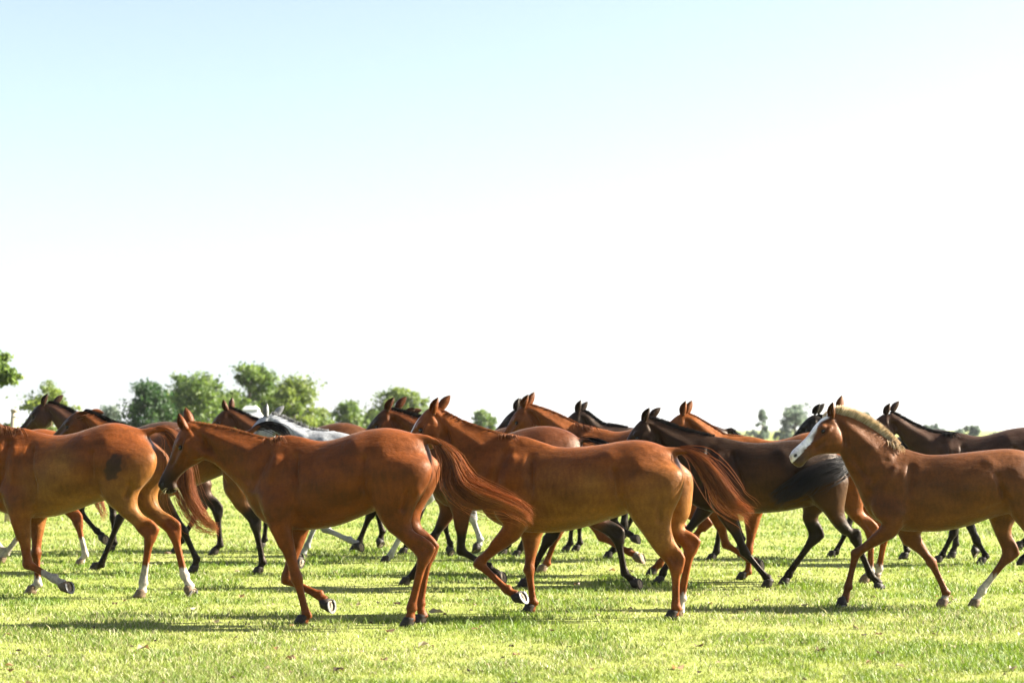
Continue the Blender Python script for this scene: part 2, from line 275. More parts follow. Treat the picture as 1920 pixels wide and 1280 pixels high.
 'G': {'loc':(-4.101,21.502),'yaw':12,'k':1.027,'torso':[(0.356,1.286,1.01),(0.292,1.374,0.893),(0.192,1.462,0.806),(0.031,1.541,0.764),(-0.116,1.528,0.757),(-0.275,1.488,0.767),(-0.447,1.519,0.804),(-0.583,1.563,0.856),(-0.719,1.589,0.91),(-0.844,1.598,0.963),(-0.996,1.571,1.02),(-1.122,1.511,1.085),(-1.201,1.408,1.171)],'head':((0.633,1.727,0.0),(1.059,1.344,0.0)),'neck':([(0.552,1.738),(0.463,1.704),(0.374,1.668),(0.287,1.628),(0.197,1.597),(0.105,1.569),(0.014,1.541)],[(0.51,1.513),(0.48,1.443),(0.45,1.374),(0.42,1.304),(0.395,1.233),(0.375,1.16),(0.356,1.086)]),'legs':{'NF':([(-0.378,0.842),(-0.652,0.443),(-0.792,0.157),(-0.781,0.084),(-0.77,0.0)],1),'FF':([(-0.045,0.832),(0.18,0.566),(0.392,0.07),(0.441,0.03),(0.528,0.0)],1),'NH':([(-1.221,0.876),(-1.455,0.513),(-1.534,0.135),(-1.505,0.056),(-1.481,0.0)],1),'FH':([(-1.245,0.868),(-1.594,0.462),(-1.798,0.215),(-1.834,0.176),(-1.876,0.126)],0)},'ears':[((0.594,1.668),(0.462,1.697),1),((0.49,1.704),(0.412,1.704),-1)],'tail':[(-1.312,1.485,0),(-1.408,1.547,0),(-1.527,1.57,0),(-1.634,1.547,0),(-1.735,1.485,0),(-1.813,1.327,0),(-1.843,1.101,0),(-1.863,0.82,0)]},
 'F': {'loc':(-5.083,24.735),'yaw':11,'k':1.047,'torso':[(0.363,1.31,1.029),(0.298,1.4,0.91),(0.195,1.49,0.821),(0.032,1.57,0.779),(-0.118,1.556,0.771),(-0.281,1.516,0.782),(-0.456,1.548,0.819),(-0.594,1.592,0.873),(-0.732,1.619,0.927),(-0.86,1.628,0.981),(-1.015,1.601,1.039),(-1.143,1.539,1.106),(-1.224,1.435,1.193)],'head':((0.817,1.856,0.0),(1.205,1.437,0.0)),'neck':([(0.725,1.876),(0.601,1.839),(0.482,1.791),(0.366,1.734),(0.249,1.68),(0.132,1.625),(0.015,1.57)],[(0.672,1.65),(0.619,1.561),(0.565,1.472),(0.511,1.382),(0.46,1.291),(0.412,1.199),(0.363,1.107)]),'legs':{'NF':([(0.165,0.8),(0.225,0.504),(0.006,0.269),(-0.05,0.231),(-0.113,0.179)],0),'FF':([(-0.046,0.794),(-0.105,0.423),(-0.115,0.126),(-0.094,0.066),(-0.06,0.0)],1),'NH':([(-1.306,0.873),(-1.554,0.502),(-1.59,0.133),(-1.536,0.072),(-1.462,0.0)],1),'FH':([(-1.089,0.865),(-1.23,0.542),(-0.99,0.161),(-0.942,0.08),(-0.88,0.0)],1)},'ears':[((0.763,1.849),(0.712,1.935),1),((0.651,1.857),(0.611,1.903),-1)]},
 'H': {'loc':(-2.955,25.279),'yaw':11,'k':1.038,'torso':[(0.36,1.3,1.02),(0.295,1.389,0.902),(0.194,1.477,0.814),(0.031,1.557,0.772),(-0.117,1.543,0.765),(-0.278,1.504,0.775),(-0.452,1.535,0.812),(-0.589,1.579,0.865),(-0.726,1.605,0.92),(-0.853,1.615,0.973),(-1.007,1.587,1.031),(-1.133,1.527,1.097),(-1.214,1.423,1.183)],'head':((0.726,1.782,0.0),(1.116,1.366,0.0)),'neck':([(0.662,1.809),(0.554,1.764),(0.447,1.717),(0.341,1.668),(0.231,1.628),(0.119,1.593),(0.008,1.557)],[(0.584,1.577),(0.543,1.499),(0.503,1.42),(0.463,1.342),(0.426,1.262),(0.393,1.18),(0.36,1.098)]),'legs':{'NF':([(0.0,0.893),(0.104,0.519),(-0.135,0.353),(-0.208,0.322),(-0.28,0.28)],0),'FF':([(0.058,0.845),(0.198,0.438),(0.225,0.135),(0.253,0.082),(0.309,0.0)],1),'NH':([(-1.081,0.891),(-1.234,0.469),(-1.097,0.138),(-1.049,0.081),(-0.967,0.0)],1),'FH':([(-0.934,0.913),(-1.214,0.602),(-1.318,0.249),(-1.298,0.156),(-1.318,0.062)],0)},'ears':[((0.678,1.781),(0.728,1.923),1),((0.653,1.796),(0.647,1.919),-1)]},
 'I': {'loc':(-2.087,23.144),'yaw':10,'k':1.007,'torso':[(0.349,1.261,0.99),(0.286,1.348,0.875),(0.188,1.434,0.79),(0.03,1.511,0.749),(-0.114,1.498,0.742),(-0.27,1.459,0.752),(-0.439,1.49,0.788),(-0.572,1.532,0.84),(-0.705,1.558,0.893),(-0.828,1.567,0.944),(-0.977,1.54,1.0),(-1.1,1.482,1.064),(-1.178,1.381,1.148)],'head':((0.811,1.698,0.0),(1.204,1.305,0.0)),'neck':([(0.746,1.717),(0.623,1.676),(0.503,1.629),(0.384,1.579),(0.262,1.536),(0.135,1.515),(0.006,1.511)],[(0.679,1.495),(0.624,1.424),(0.569,1.352),(0.513,1.281),(0.458,1.209),(0.404,1.137),(0.349,1.065)]),'legs':{'NF':([(-0.144,0.787),(0.051,0.381),(-0.241,0.255),(-0.317,0.219),(-0.392,0.183)],0),'FF':([(0.02,0.866),(0.201,0.484),(0.332,0.171),(0.373,0.091),(0.423,0.0)],1),'NH':([(-1.121,0.793),(-0.903,0.405),(-0.728,0.089),(-0.691,0.049),(-0.628,0.0)],1),'FH':([(-1.346,0.816),(-1.629,0.512),(-1.723,0.268),(-1.71,0.213),(-1.692,0.139)],0)},'ears':[((0.781,1.698),(0.769,1.815),1),((0.692,1.705),(0.621,1.78),-1)]},
 'K': {'loc':(-6.102,22.688),'yaw':11,'k':0.987,'torso':[(0.342,1.236,0.97),(0.281,1.321,0.858),(0.184,1.405,0.774),(0.03,1.481,0.735),(-0.111,1.468,0.728),(-0.265,1.43,0.738),(-0.43,1.46,0.772),(-0.56,1.502,0.823),(-0.691,1.527,0.875),(-0.811,1.536,0.926),(-0.957,1.51,0.98),(-1.078,1.452,1.043),(-1.155,1.354,1.126)],'head':((0.792,1.768,0.0),(1.203,1.31,0.0)),'neck':([(0.743,1.768),(0.622,1.724),(0.502,1.681),(0.381,1.637),(0.264,1.585),(0.147,1.533),(0.03,1.481)],[(0.652,1.576),(0.599,1.489),(0.545,1.401),(0.492,1.313),(0.441,1.224),(0.391,1.134),(0.342,1.044)]),'legs':{'NF':([(0.02,0.849),(0.197,0.474),(0.326,0.168),(0.365,0.089),(0.415,0.0)],1),'FF':([(-0.02,0.849),(-0.079,0.464),(-0.257,0.178),(-0.247,0.089),(-0.237,0.0)],1),'NH':([(-1.08,0.778),(-1.3,0.478),(-1.392,0.135),(-1.348,0.065),(-1.317,0.0)],1),'FH':([(-0.729,0.737),(-0.57,0.433),(-0.327,0.123),(-0.289,0.073),(-0.237,0.0)],1)},'tail':[(-1.312,1.398,0),(-1.389,1.284,0),(-1.442,1.075,0),(-1.476,0.866,0),(-1.51,0.687,0),(-1.562,0.562,0)]},
 'U': {'loc':(-0.711,24.215),'yaw':11,'k':1.011,'torso':[(0.351,1.266,0.994),(0.287,1.353,0.879),(0.189,1.44,0.793),(0.031,1.517,0.752),(-0.114,1.504,0.745),(-0.271,1.465,0.755),(-0.44,1.496,0.791),(-0.574,1.538,0.843),(-0.708,1.564,0.896),(-0.831,1.573,0.948),(-0.981,1.547,1.004),(-1.104,1.487,1.068),(-1.183,1.387,1.153)],'head':((0.623,1.738,0.0),(0.985,1.321,0.0)),'neck':([(0.572,1.738),(0.48,1.706),(0.388,1.673),(0.297,1.64),(0.208,1.599),(0.12,1.558),(0.031,1.517)],[(0.477,1.544),(0.45,1.466),(0.424,1.388),(0.398,1.311),(0.377,1.231),(0.364,1.15),(0.351,1.069)]),'legs':{'NF':([(0.139,0.912),(0.079,0.366),(0.019,0.155),(0.012,0.116),(-0.007,0.052)],0),'FF':([(0.296,0.905),(0.496,0.373),(0.616,0.114),(0.636,0.058),(0.663,0.0)],1),'NH':([(-0.912,0.885),(-1.01,0.485),(-0.854,0.109),(-0.828,0.051),(-0.789,0.0)],1),'FH':([(-0.797,0.878),(-0.863,0.491),(-0.652,0.137),(-0.606,0.072),(-0.54,0.0)],1)},'ears':[((0.576,1.725),(0.484,1.763),1),((0.536,1.726),(0.447,1.752),-1)]},
 'W': {'loc':(0.633,24.95),'yaw':11,'k':1.002,'torso':[(0.347,1.255,0.985),(0.285,1.34,0.871),(0.187,1.426,0.786),(0.03,1.503,0.745),(-0.113,1.49,0.738),(-0.269,1.451,0.748),(-0.436,1.482,0.784),(-0.569,1.524,0.835),(-0.701,1.549,0.888),(-0.823,1.559,0.939),(-0.972,1.532,0.995),(-1.094,1.474,1.059),(-1.172,1.374,1.142)],'head':((0.603,1.785,0.0),(1.021,1.369,0.0)),'neck':([(0.553,1.785),(0.464,1.742),(0.374,1.699),(0.285,1.655),(0.2,1.605),(0.115,1.554),(0.03,1.503)],[(0.472,1.583),(0.446,1.497),(0.419,1.411),(0.392,1.325),(0.373,1.238),(0.36,1.149),(0.347,1.06)]),'legs':{'NF':([(-0.055,0.861),(-0.135,0.344),(-0.114,0.121),(-0.081,0.066),(-0.047,0.0)],1),'FF':([(-0.083,0.854),(-0.19,0.325),(-0.197,0.117),(-0.17,0.067),(-0.136,0.0)],1),'NH':([(-0.902,0.882),(-1.172,0.581),(-1.273,0.24),(-1.252,0.15),(-1.273,0.06)],0),'FH':([(-0.782,0.882),(-0.922,0.551),(-0.741,0.2),(-0.701,0.1),(-0.651,0.0)],1)}},
 'Q': {'loc':(1.381,23.522),'yaw':10,'k':1.033,'torso':[(0.358,1.293,1.015),(0.294,1.381,0.897),(0.193,1.47,0.81),(0.031,1.549,0.768),(-0.117,1.535,0.761),(-0.277,1.496,0.771),(-0.45,1.527,0.808),(-0.586,1.571,0.861),(-0.722,1.597,0.915),(-0.848,1.606,0.968),(-1.001,1.579,1.025),(-1.127,1.519,1.091),(-1.208,1.416,1.177)],'head':((0.625,1.751,0.0),(1.016,1.372,0.0)),'neck':([(0.555,1.757),(0.468,1.703),(0.387,1.639),(0.302,1.589),(0.2,1.576),(0.098,1.562),(-0.004,1.549)],[(0.493,1.541),(0.466,1.467),(0.438,1.394),(0.411,1.321),(0.388,1.246),(0.373,1.169),(0.358,1.092)]),'legs':{'NF':([(0.034,0.899),(0.173,0.455),(-0.003,0.3),(-0.047,0.282),(-0.103,0.258)],0),'FF':([(0.044,0.892),(0.077,0.389),(0.205,0.107),(0.243,0.064),(0.294,0.0)],1),'NH':([(-0.83,0.934),(-1.094,0.53),(-1.031,0.115),(-0.994,0.056),(-0.926,0.0)],1),'FH':([(-0.929,0.909),(-1.208,0.599),(-1.311,0.248),(-1.291,0.155),(-1.311,0.062)],0)},'ears':[((0.604,1.744),(0.575,1.832),1),((0.575,1.745),(0.533,1.809),-1)]},
 'R': {'loc':(4.227,23.716),'yaw':9,'k':0.986,'torso':[(0.342,1.234,0.969),(0.28,1.319,0.857),(0.184,1.403,0.773),(0.03,1.479,0.734),(-0.111,1.466,0.727),(-0.264,1.428,0.737),(-0.429,1.458,0.771),(-0.56,1.5,0.822),(-0.69,1.525,0.874),(-0.81,1.534,0.924),(-0.956,1.508,0.979),(-1.076,1.45,1.042),(-1.153,1.352,1.124)],'head':((0.646,1.702,0.0),(1.047,1.288,0.0)),'neck':([(0.597,1.702),(0.501,1.669),(0.404,1.636),(0.308,1.603),(0.216,1.562),(0.123,1.52),(0.03,1.479)],[(0.514,1.505),(0.481,1.43),(0.449,1.354),(0.416,1.278),(0.388,1.201),(0.365,1.122),(0.342,1.042)]),'legs':{'NF':([(-0.11,0.831),(-0.384,0.33),(-0.444,0.108),(-0.431,0.051),(-0.412,0.0)],1),'FF':([(0.092,0.823),(0.246,0.318),(0.374,0.073),(0.406,0.044),(0.456,0.0)],1),'NH':([(-0.887,0.868),(-1.154,0.572),(-1.252,0.237),(-1.233,0.148),(-1.252,0.059)],0),'FH':([(-0.828,0.868),(-1.045,0.552),(-1.025,0.177),(-0.996,0.089),(-0.966,0.0)],1)},'ears':[((0.62,1.721),(0.569,1.803),1),((0.577,1.734),(0.519,1.811),-1)]},
 'S': {'loc':(5.044,22.778),'yaw':9,'k':1.0,'torso':[(0.347,1.252,0.983),(0.284,1.338,0.869),(0.186,1.423,0.784),(0.03,1.5,0.744),(-0.113,1.487,0.737),(-0.268,1.449,0.747),(-0.435,1.479,0.782),(-0.568,1.521,0.834),(-0.7,1.546,0.886),(-0.822,1.555,0.938),(-0.97,1.529,0.993),(-1.092,1.471,1.056),(-1.169,1.371,1.14)],'head':((0.781,1.708,0.0),(1.213,1.291,0.0)),'neck':([(0.709,1.738),(0.596,1.674),(0.482,1.61),(0.365,1.553),(0.245,1.505),(0.116,1.487),(-0.014,1.5)],[(0.654,1.504),(0.602,1.43),(0.55,1.356),(0.498,1.283),(0.447,1.208),(0.397,1.133),(0.347,1.057)]),'legs':{'NF':([(0.0,0.768),(-0.243,0.262),(-0.335,0.104),(-0.311,0.06),(-0.281,0.0)],1),'FF':([(-0.146,0.761),(0.007,0.335),(0.129,0.096),(0.159,0.049),(0.214,0.0)],1),'NH':([(-0.97,0.803),(-0.995,0.446),(-0.799,0.131),(-0.751,0.078),(-0.692,0.0)],1),'FH':([(-1.115,0.796),(-1.022,0.432),(-0.814,0.279),(-0.766,0.23),(-0.694,0.144)],0)},'ears':[((0.759,1.713),(0.704,1.841),1),((0.677,1.745),(0.621,1.825),-1)]},
}
# ------------------------------------------------------------------ horses
# Every horse is described in its own metres: forward, height (side plane), with the widths given below.
NR = 40
ANG = np.arange(NR) * 2 * PI / NR
def ring_pair(a, b, w, s0=0.0, pinch=0.0, sq=1.0):
    """ring between an upper/front point a and a lower/rear point b (forward, height), half width w at side offset s0"""
    a, b = np.asarray(a, float), np.asarray(b, float)
    c, h = (a + b) / 2, (a - b) / 2
    k = np.sin(ANG); q = np.cos(ANG)
    q = np.sign(q) * np.abs(q) ** sq
    wid = w * q * (1 - pinch * np.clip(k, 0, 1) ** 2)
    P = c[None, :] + k[:, None] * h[None, :]
    return np.stack([P[:, 0], s0 + wid, P[:, 1]], axis=1)

def domed(rings, rise, sink=.0):
    c = np.mean(rings[0], axis=0); u = np.array((0, 0, 1.0))
    r0 = np.asarray(rings[0]) - u * sink
    return [c + (r0 - c) * .30 + u * rise, c + (r0 - c) * .68 + u * rise * .72, c + (r0 - c) * .9 + u * rise * .3, r0] + list(rings[1:])

def remesh(g, voxel):
    me = bpy.data.meshes.new('work'); me.from_pydata([tuple(p) for p in g.v], [], g.f)
    ob = bpy.data.objects.new('work', me); COL.objects.link(ob)
    md = ob.modifiers.new('r', 'REMESH'); md.mode = 'VOXEL'; md.voxel_size = voxel; md.adaptivity = 0
    dg = bpy.context.evaluated_depsgraph_get(); dg.update()
    em = ob.evaluated_get(dg).to_mesh()
    n = len(em.vertices); v = np.empty(n * 3, np.float32); em.vertices.foreach_get('co', v)
    nf = len(em.polygons); idx = np.empty(len(em.loops), np.int32); em.loops.foreach_get('vertex_index', idx)
    F = idx.reshape(-1, 4) if len(idx) == nf * 4 else None
    ob.evaluated_get(dg).to_mesh_clear()
    bpy.data.objects.remove(ob); bpy.data.meshes.remove(me)
    return v.reshape(-1, 3).astype(float), F

def adjacency(F, n):
    E = np.vstack([F[:, [0, 1]], F[:, [1, 2]], F[:, [2, 3]], F[:, [3, 0]]])
    return E[:, 0], E[:, 1]
def laplace(V, A, Bq, deg):
    out = np.empty_like(V)
    for c in range(3): out[:, c] = (np.bincount(A, V[Bq, c], len(V)) + np.bincount(Bq, V[A, c], len(V))) / deg
    return out
def normals(V, F):
    d1 = V[F[:, 2]] - V[F[:, 0]]; d2 = V[F[:, 3]] - V[F[:, 1]]; fn = np.cross(d1, d2)
    N = np.zeros_like(V)
    for k in range(4):
        for c in range(3): N[:, c] += np.bincount(F[:, k], fn[:, c], len(V))
    return N / (np.linalg.norm(N, axis=1, keepdims=True) + 1e-12)

HEAD = [ # along, top offset, depth, half width
 (-.07, -.05, .10, .03), (-.03, -.015, .17, .055), (.04, .004, .215, .078), (.12, .012, .262, .088), (.22, .016, .292, .094), (.31, .014, .292, .094), (.40, .006, .262, .083),
 (.50, -.001, .208, .066), (.60, -.003, .168, .054), (.70, -.001, .146, .047), (.79, .004, .140, .046), (.87, .004, .140, .050),
 (.94, -.008, .132, .050), (.985, -.028, .106, .042), (1.01, -.05, .065, .026)]

def hair_mesh(name, strands, base_r, cols, parent, flat=.45):
    """strands: list of polylines; one tapered three-sided hair lock each"""
    V = []; F = []; C = []
    for P, r, c in zip(strands, base_r, cols):
        P = np.asarray(P); n = len(P)
        T = np.gradient(P, axis=0); T /= np.linalg.norm(T, axis=1, keepdims=True) + 1e-9
        ref = np.array((0.2, 1.0, 0.1)); a = np.cross(T, ref); a /= np.linalg.norm(a, axis=1, keepdims=True) + 1e-9
        b = np.cross(T, a)
        u = np.linspace(0, 1, n); rr = r * np.clip(np.minimum(1, u * 6 + .5) * (1 - u ** 2.2) + .05, 0, 1)
        b0 = len(V) and sum(len(x) for x in V)
        ring = [P + rr[:, None] * (math.cos(q) * a + math.sin(q) * flat * b) for q in (0, 2.1, 4.2)]
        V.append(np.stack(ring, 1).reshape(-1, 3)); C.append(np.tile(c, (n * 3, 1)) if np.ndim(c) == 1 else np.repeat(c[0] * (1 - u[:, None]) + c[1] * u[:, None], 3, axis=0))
        i = np.arange(n - 1)
        for j in range(3):
            k = (j + 1) % 3
            F.append(np.stack([b0 + i * 3 + j, b0 + i * 3 + k, b0 + (i + 1) * 3 + k, b0 + (i + 1) * 3 + j], 1))
    return mesh_obj(name, np.vstack(V), np.vstack(F).astype(np.int32), M_HAIR, parent, True, np.vstack(C))

def make_horse(key, T, coat, label):
    k = T['k']; near = coat.get('near', False); R = random.Random(sum(map(ord, key)) * 7)
    root = bpy.data.objects.new('horse', None); COL.objects.link(root)
    root.location = (T['loc'][0], T['loc'][1], 0)
    root.rotation_euler = (0, 0, PI - math.radians(T['yaw']))
    root.empty_display_size = .3
    tag(root, label, 'horse', 'horses of the running herd')
    g = Geo()
    # ---- torso
    tor = np.array(T['torso']); f0, f1 = tor[0, 0], tor[-1, 0]
    tt = (tor[:, 0] - f0) / (f1 - f0)
    dense = catmull(tor, 40); td = np.clip((dense[:, 0] - f0) / (f1 - f0), 0, 1)
    W = np.interp(td, [0, .05, .12, .22, .33, .48, .62, .75, .85, .93, 1], [.09, .13, .16, .185, .222, .278, .282, .238, .215, .17, .09]) * k * coat.get('fat', 1)
    PN = np.interp(td, [0, .15, .27, .4, .6, .8, 1], [.35, .5, .72, .42, .30, .18, .25])
    rings = []
    for (f, ut, ub), w, pn in zip(dense, W, PN): rings.append(ring_pair((f, ut), (f, ub), w, 0, pn, .9))
    g.loft(rings)
    dock = np.array(tor[-2, :2]); loin = np.array(tor[-3, :2]); butt = np.array((tor[-1, 0], (tor[-1, 1] + tor[-1, 2]) / 2))
    wit = max(tor, key=lambda q: q[1] if abs(q[0]) < .2 else -9)[:2]
    # ---- neck
    nt, nb = np.array(T['neck'][0]), np.array(T['neck'][1])
    p0, nz = np.array(T['head'][0]), np.array(T['head'][1])
    nn = len(nt); rings = []
    for i in range(nn):
        u = i / (nn - 1)
        w = np.interp(u, [0, .2, .5, .8, 1], [.062, .072, .092, .13, .17]) * k * coat.get('neckw', 1)
        s0 = p0[2] * (1 - sstep(0, .8, u))
        rings.append(ring_pair(nt[i], nb[i], w, s0, .45, 1.0))
    g.loft(dens(rings, 24))
    g.loft([ring_pair(nt[-1] + (-.0, -.03), nb[-1], .17 * k, 0, .5), ring_pair(wit + (-.25 * k, -.06), nb[-1] + (-.25 * k, -.1), .2 * k, 0, .6)])
    # ---- head
    P0 = np.array((p0[0], p0[2], p0[1])); NZ = np.array((nz[0], nz[2], nz[1]))
    A = NZ - P0; HL = np.linalg.norm(A); A /= HL
    S = np.array((0, 1., 0)); S = S - A * (S @ A); S /= np.linalg.norm(S)
    D = np.cross(S, A)
    if D[2] > 0: D = -D
    hk = HL / .575
    hp = lambda a, d, l: P0 + A * (a * HL) + D * (d * hk) + S * (l * hk)
    rings = []
    for a, top, dep, w in HEAD:
        dep *= coat.get('headfat', 1)
        c = hp(a, -top + dep / 2, 0); q = np.cos(ANG); s_ = np.sin(ANG)
        wid = w * hk * np.sign(q) * np.abs(q) ** .85 * (1 - .22 * np.clip(-s_, 0, 1)) * (1 - .15 * np.clip(s_, 0, 1))
        rings.append(c + np.outer(-s_ * dep / 2 * hk, D) + np.outer(wid, S))
    g.loft(dens(rings, 44))
    g.ball(hp(.90, .125, 0), (.045 * hk,) * 3)                       # chin
    for sd in (1, -1):
        g.ball(hp(.24, .17, sd * .058), (.10 * hk, .048 * hk, .115 * hk), axes=(A, S, D))   # cheek
        g.ball(hp(.27, .055, sd * .066), (.05 * hk, .036 * hk, .034 * hk), axes=(A, S, D))  # brow
        g.ball(hp(.92, .035, sd * .036), (.034 * hk, .02 * hk, .03 * hk), axes=(A, S, D))   # nostril rim
    # ---- limbs
    LEGS = {}
    for nm, (pts, planted) in T['legs'].items():
        sd = 1 if nm[0] == 'N' else -1
        pts = [np.array(p) for p in pts]
        e, kn, fe, co, bo = pts
        fore = nm[1] == 'F'
        sh = sd * (.15 if fore else .15) * k; sl = sd * (.12 if fore else .13) * k
        x3 = lambda p, s: np.array((p[0], s, p[1]))
        path = []   # 3d point, half thickness in plane, half width
        if fore:
            base = np.array((0.0, .86 * k)); sx = e[0]
            tri = [((sx + .16 * k, e[1] + .37 * k), (sx - .15 * k, e[1] + .34 * k), .045, .125), ((sx + .19 * k, e[1] + .22 * k), (sx - .15 * k, e[1] + .18 * k), .078, .143),
                   ((sx + .15 * k, e[1] + .08 * k), (sx - .12 * k, e[1] + .04 * k), .09, .15)]
            rings = domed([ring_pair(a, b, w * k, sd * s_ * k) for a, b, w, s_ in tri], .0, .03 * k)
            dv = (kn - e) / np.linalg.norm(kn - e); pv = np.array((-dv[1], dv[0])); pv = pv if pv[0] > 0 else -pv
            for t, fr, rr, w in ((.06, .105, .088, .074), (.22, .082, .078, .066), (.42, .062, .064, .056), (.64, .047, .050, .046), (.84, .042, .042, .041)):
                c = lerp(e, kn, t); s_ = sd * np.interp(t, [0, 1], [.15, .122]) * k
                rings.append(ring_pair(c + pv * fr * k, c - pv * rr * k, w * k, s_))
            g.loft(rings[:3] + dens(rings[3:], 30))
            top, s_top = lerp(e, kn, .84), sl
            chain = [(top, .042, .041), (lerp(e, kn, .95), .047, .044), (kn, .049, .045), (lerp(kn, fe, .10), .043, .040), (lerp(kn, fe, .22), .035, .032), (lerp(kn, fe, .5), .031, .026), (lerp(kn, fe, .8), .032, .027),
                     (fe, .040, .034), (lerp(fe, co, .45), .032, .030), (co, .042, .038), (lerp(co, bo, .35), .044, .042)]
        else:
            if sd == 1 and 'pairs' in T:
                pr = [(np.array(a), np.array(b)) for a, b in T['pairs']]
            elif sd == -1 and 'pairs' in T:
                q = [(np.array(a), np.array(b)) for a, b in T['pairs']]
                off = e - lerp(q[3][0], q[3][1], .45)
                pr = [(a + (off * wgt + (-.0, 0)) * (1, .35), b + off * wgt * (1, .35)) for (a, b), wgt in zip(q[:4], (0, .15, .35, .8))]
                for t, hw in ((.32, .085), (.55, .068)):
                    dv = (kn - e) / np.linalg.norm(kn - e); pv = np.array((-dv[1], dv[0])); pv = pv if pv[0] > 0 else -pv
                    c = lerp(e, kn, t); pr.append((c + pv * hw * k, c - pv * hw * k))
            else:
                dv = (kn - e) / np.linalg.norm(kn - e); pv = np.array((-dv[1], dv[0])); pv = pv if pv[0] > 0 else -pv
                hip = loin + np.array((.16, -.02)) * k
                pr = [(loin + np.array((.34, -.015)) * k, loin + np.array((.02, -.05)) * k),
                      (np.array((max(e[0] + .12 * k, loin[0] + .30 * k), loin[1] - .22 * k)), butt + np.array((-.03 * k, -.02 * k))),
                      (np.array((e[0] + .15 * k, loin[1] - .38 * k)), np.array((lerp(butt, e, .12)[0] - .02 * k, loin[1] - .36 * k))),
                      (e + np.array((.12, .03)) * k, e + np.array((-.17, -.0)) * k)]
                for t, hw in ((.32, .088), (.55, .068)):
                    c = lerp(e, kn, t); pr.append((c + pv * hw * k, c - pv * hw * k))
            ww = (.045, .122, .133, .105, .074, .058); so = (.085, .135, .14, .14, .135, .132)
            rings = domed([ring_pair(a, b, w * k, sd * s_ * k) for (a, b), w, s_ in zip(pr, ww, so)], .0, .05 * k)
            dv = (kn - e) / np.linalg.norm(kn - e); pv = np.array((-dv[1], dv[0])); pv = pv if pv[0] > 0 else -pv
            for t, fr, rr, w in ((.78, .048, .050, .045), (.92, .046, .054, .042)):
                c = lerp(e, kn, t); rings.append(ring_pair(c + pv * fr * k, c - pv * rr * k, w * k, sl))
            g.loft(rings[:3] + dens(rings[3:], 30))
            cdv = (fe - kn) / np.linalg.norm(fe - kn); bk = np.array((-cdv[1], cdv[0])); bk = bk if bk[0] < 0 else -bk
            hc_ = lerp(lerp(e, kn, .90), kn - cdv * .06 * k + bk * .05 * k, .5); g.ball(x3(hc_, sl), (.040 * k, .022 * k, .050 * k))
            hkp = kn - cdv * .075 * k + bk * .058 * k            # point of hock
            g.tube([x3(lerp(pr[5][0], pr[5][1], .85), sl), x3(lerp(lerp(pr[5][0], pr[5][1], .9), hkp, .6), sl), x3(hkp, sl), x3(kn + cdv * .04 * k + bk * .03 * k, sl)],
                   np.array((.040, .034, .029, .029)) * k)
            chain = [(lerp(e, kn, .9), .046, .042), (kn, .055, .044), (lerp(kn, fe, .12), .048, .040), (lerp(kn, fe, .25), .038, .032), (lerp(kn, fe, .5), .033, .028), (lerp(kn, fe, .8), .034, .029),
                     (fe, .042, .036), (lerp(fe, co, .45), .033, .031), (co, .043, .039), (lerp(co, bo, .35), .045, .043)]
        # lower limb
        P = np.array([c[0] for c in chain]); Tn = np.gradient(P, axis=0); Tn /= np.linalg.norm(Tn, axis=1, keepdims=True) + 1e-9
        rings = []
        for p, t, (_, r, w) in zip(P, Tn, chain):
            pv = np.array((-t[1], t[0]))
            rings.append(ring_pair(p + pv * r * k, p - pv * r * k, w * k, sl))
        g.loft(dens(rings, 30))
        a = (co - fe) / np.linalg.norm(co - fe); dd = np.array((-a[1], a[0]))
        g.ball(x3(fe - dd * .026 * k, sl), (.028 * k,) * 3)            # ergot at the back of the fetlock
        if fore:
            cdv = (fe - kn) / np.linalg.norm(fe - kn); bk = np.array((cdv[1], -cdv[0]))
            g.ball(x3(kn + bk * .026 * k - cdv * .01 * k, sl), (.028 * k,) * 3)
        LEGS[nm] = dict(front=[] if fore else [p[0] for p in pr[1:5]], rear=[] if fore else [p[1] for p in pr[1:5]], e=e, kn=kn, fe=fe, co=co, bo=bo, s=sl, planted=planted, fore=fore)
    # haunch and dock of the tail
    if 'tail' in T: guide = np.array([(q[0], q[2], q[1]) for q in T['tail']])
    else: guide = np.array([(dock[0] + a * k, 0, dock[1] + b * k) for a, b in ((.01, -.01), (-.07, -.0), (-.13, -.08), (-.15, -.2), (-.15, -.36), (-.17, -.52), (-.2, -.66))])
    GD = catmull(guide, 40)
    root_in = np.array((dock[0] + .10 * k, 0, dock[1] - .05 * k))
    g.tube([root_in, GD[0] + (0, 0, -.02 * k), GD[3] + (0, 0, -.012 * k), GD[7], GD[11]], np.array((.06, .046, .034, .028, .02)) * k)
    # ---- one continuous skin
    V, F = remesh(g, coat.get('voxel', .015))
    Aq, Bq = adjacency(F, len(V)); deg = np.bincount(Aq, minlength=len(V)) + np.bincount(Bq, minlength=len(V))
    dl = np.full(len(V), 9.0)                                          # distance to the slim lower limbs
    for q in LEGS.values():
        x = [np.array((p[0], q['s'], p[1])) for p in (q['kn'], q['fe'], q['bo'])]
        dl = np.minimum(dl, poly_dist(V, x))
    hd, _ = seg_dist(V, hp(0, .1, 0), hp(1, .06, 0))
    wgt = sstep(.05, .14, dl) * (.35 + .65 * sstep(.12, .24, hd)); wgt = (.22 + .78 * wgt)[:, None]
    for it in range(coat.get('smooth', 14)):
        V = V + (laplace(V, Aq, Bq, deg) - V) * .6 * wgt
        V = V - (laplace(V, Aq, Bq, deg) - V) * .42 * wgt
    up_ = sstep(.55 * k, .78 * k, V[:, 2]) * sstep(.12, .2, dl) * sstep(.20, .34, hd)
    dt_ = poly_dist(V, [GD[0], GD[6], GD[12]]); up_ = up_ * sstep(.05, .11, dt_)
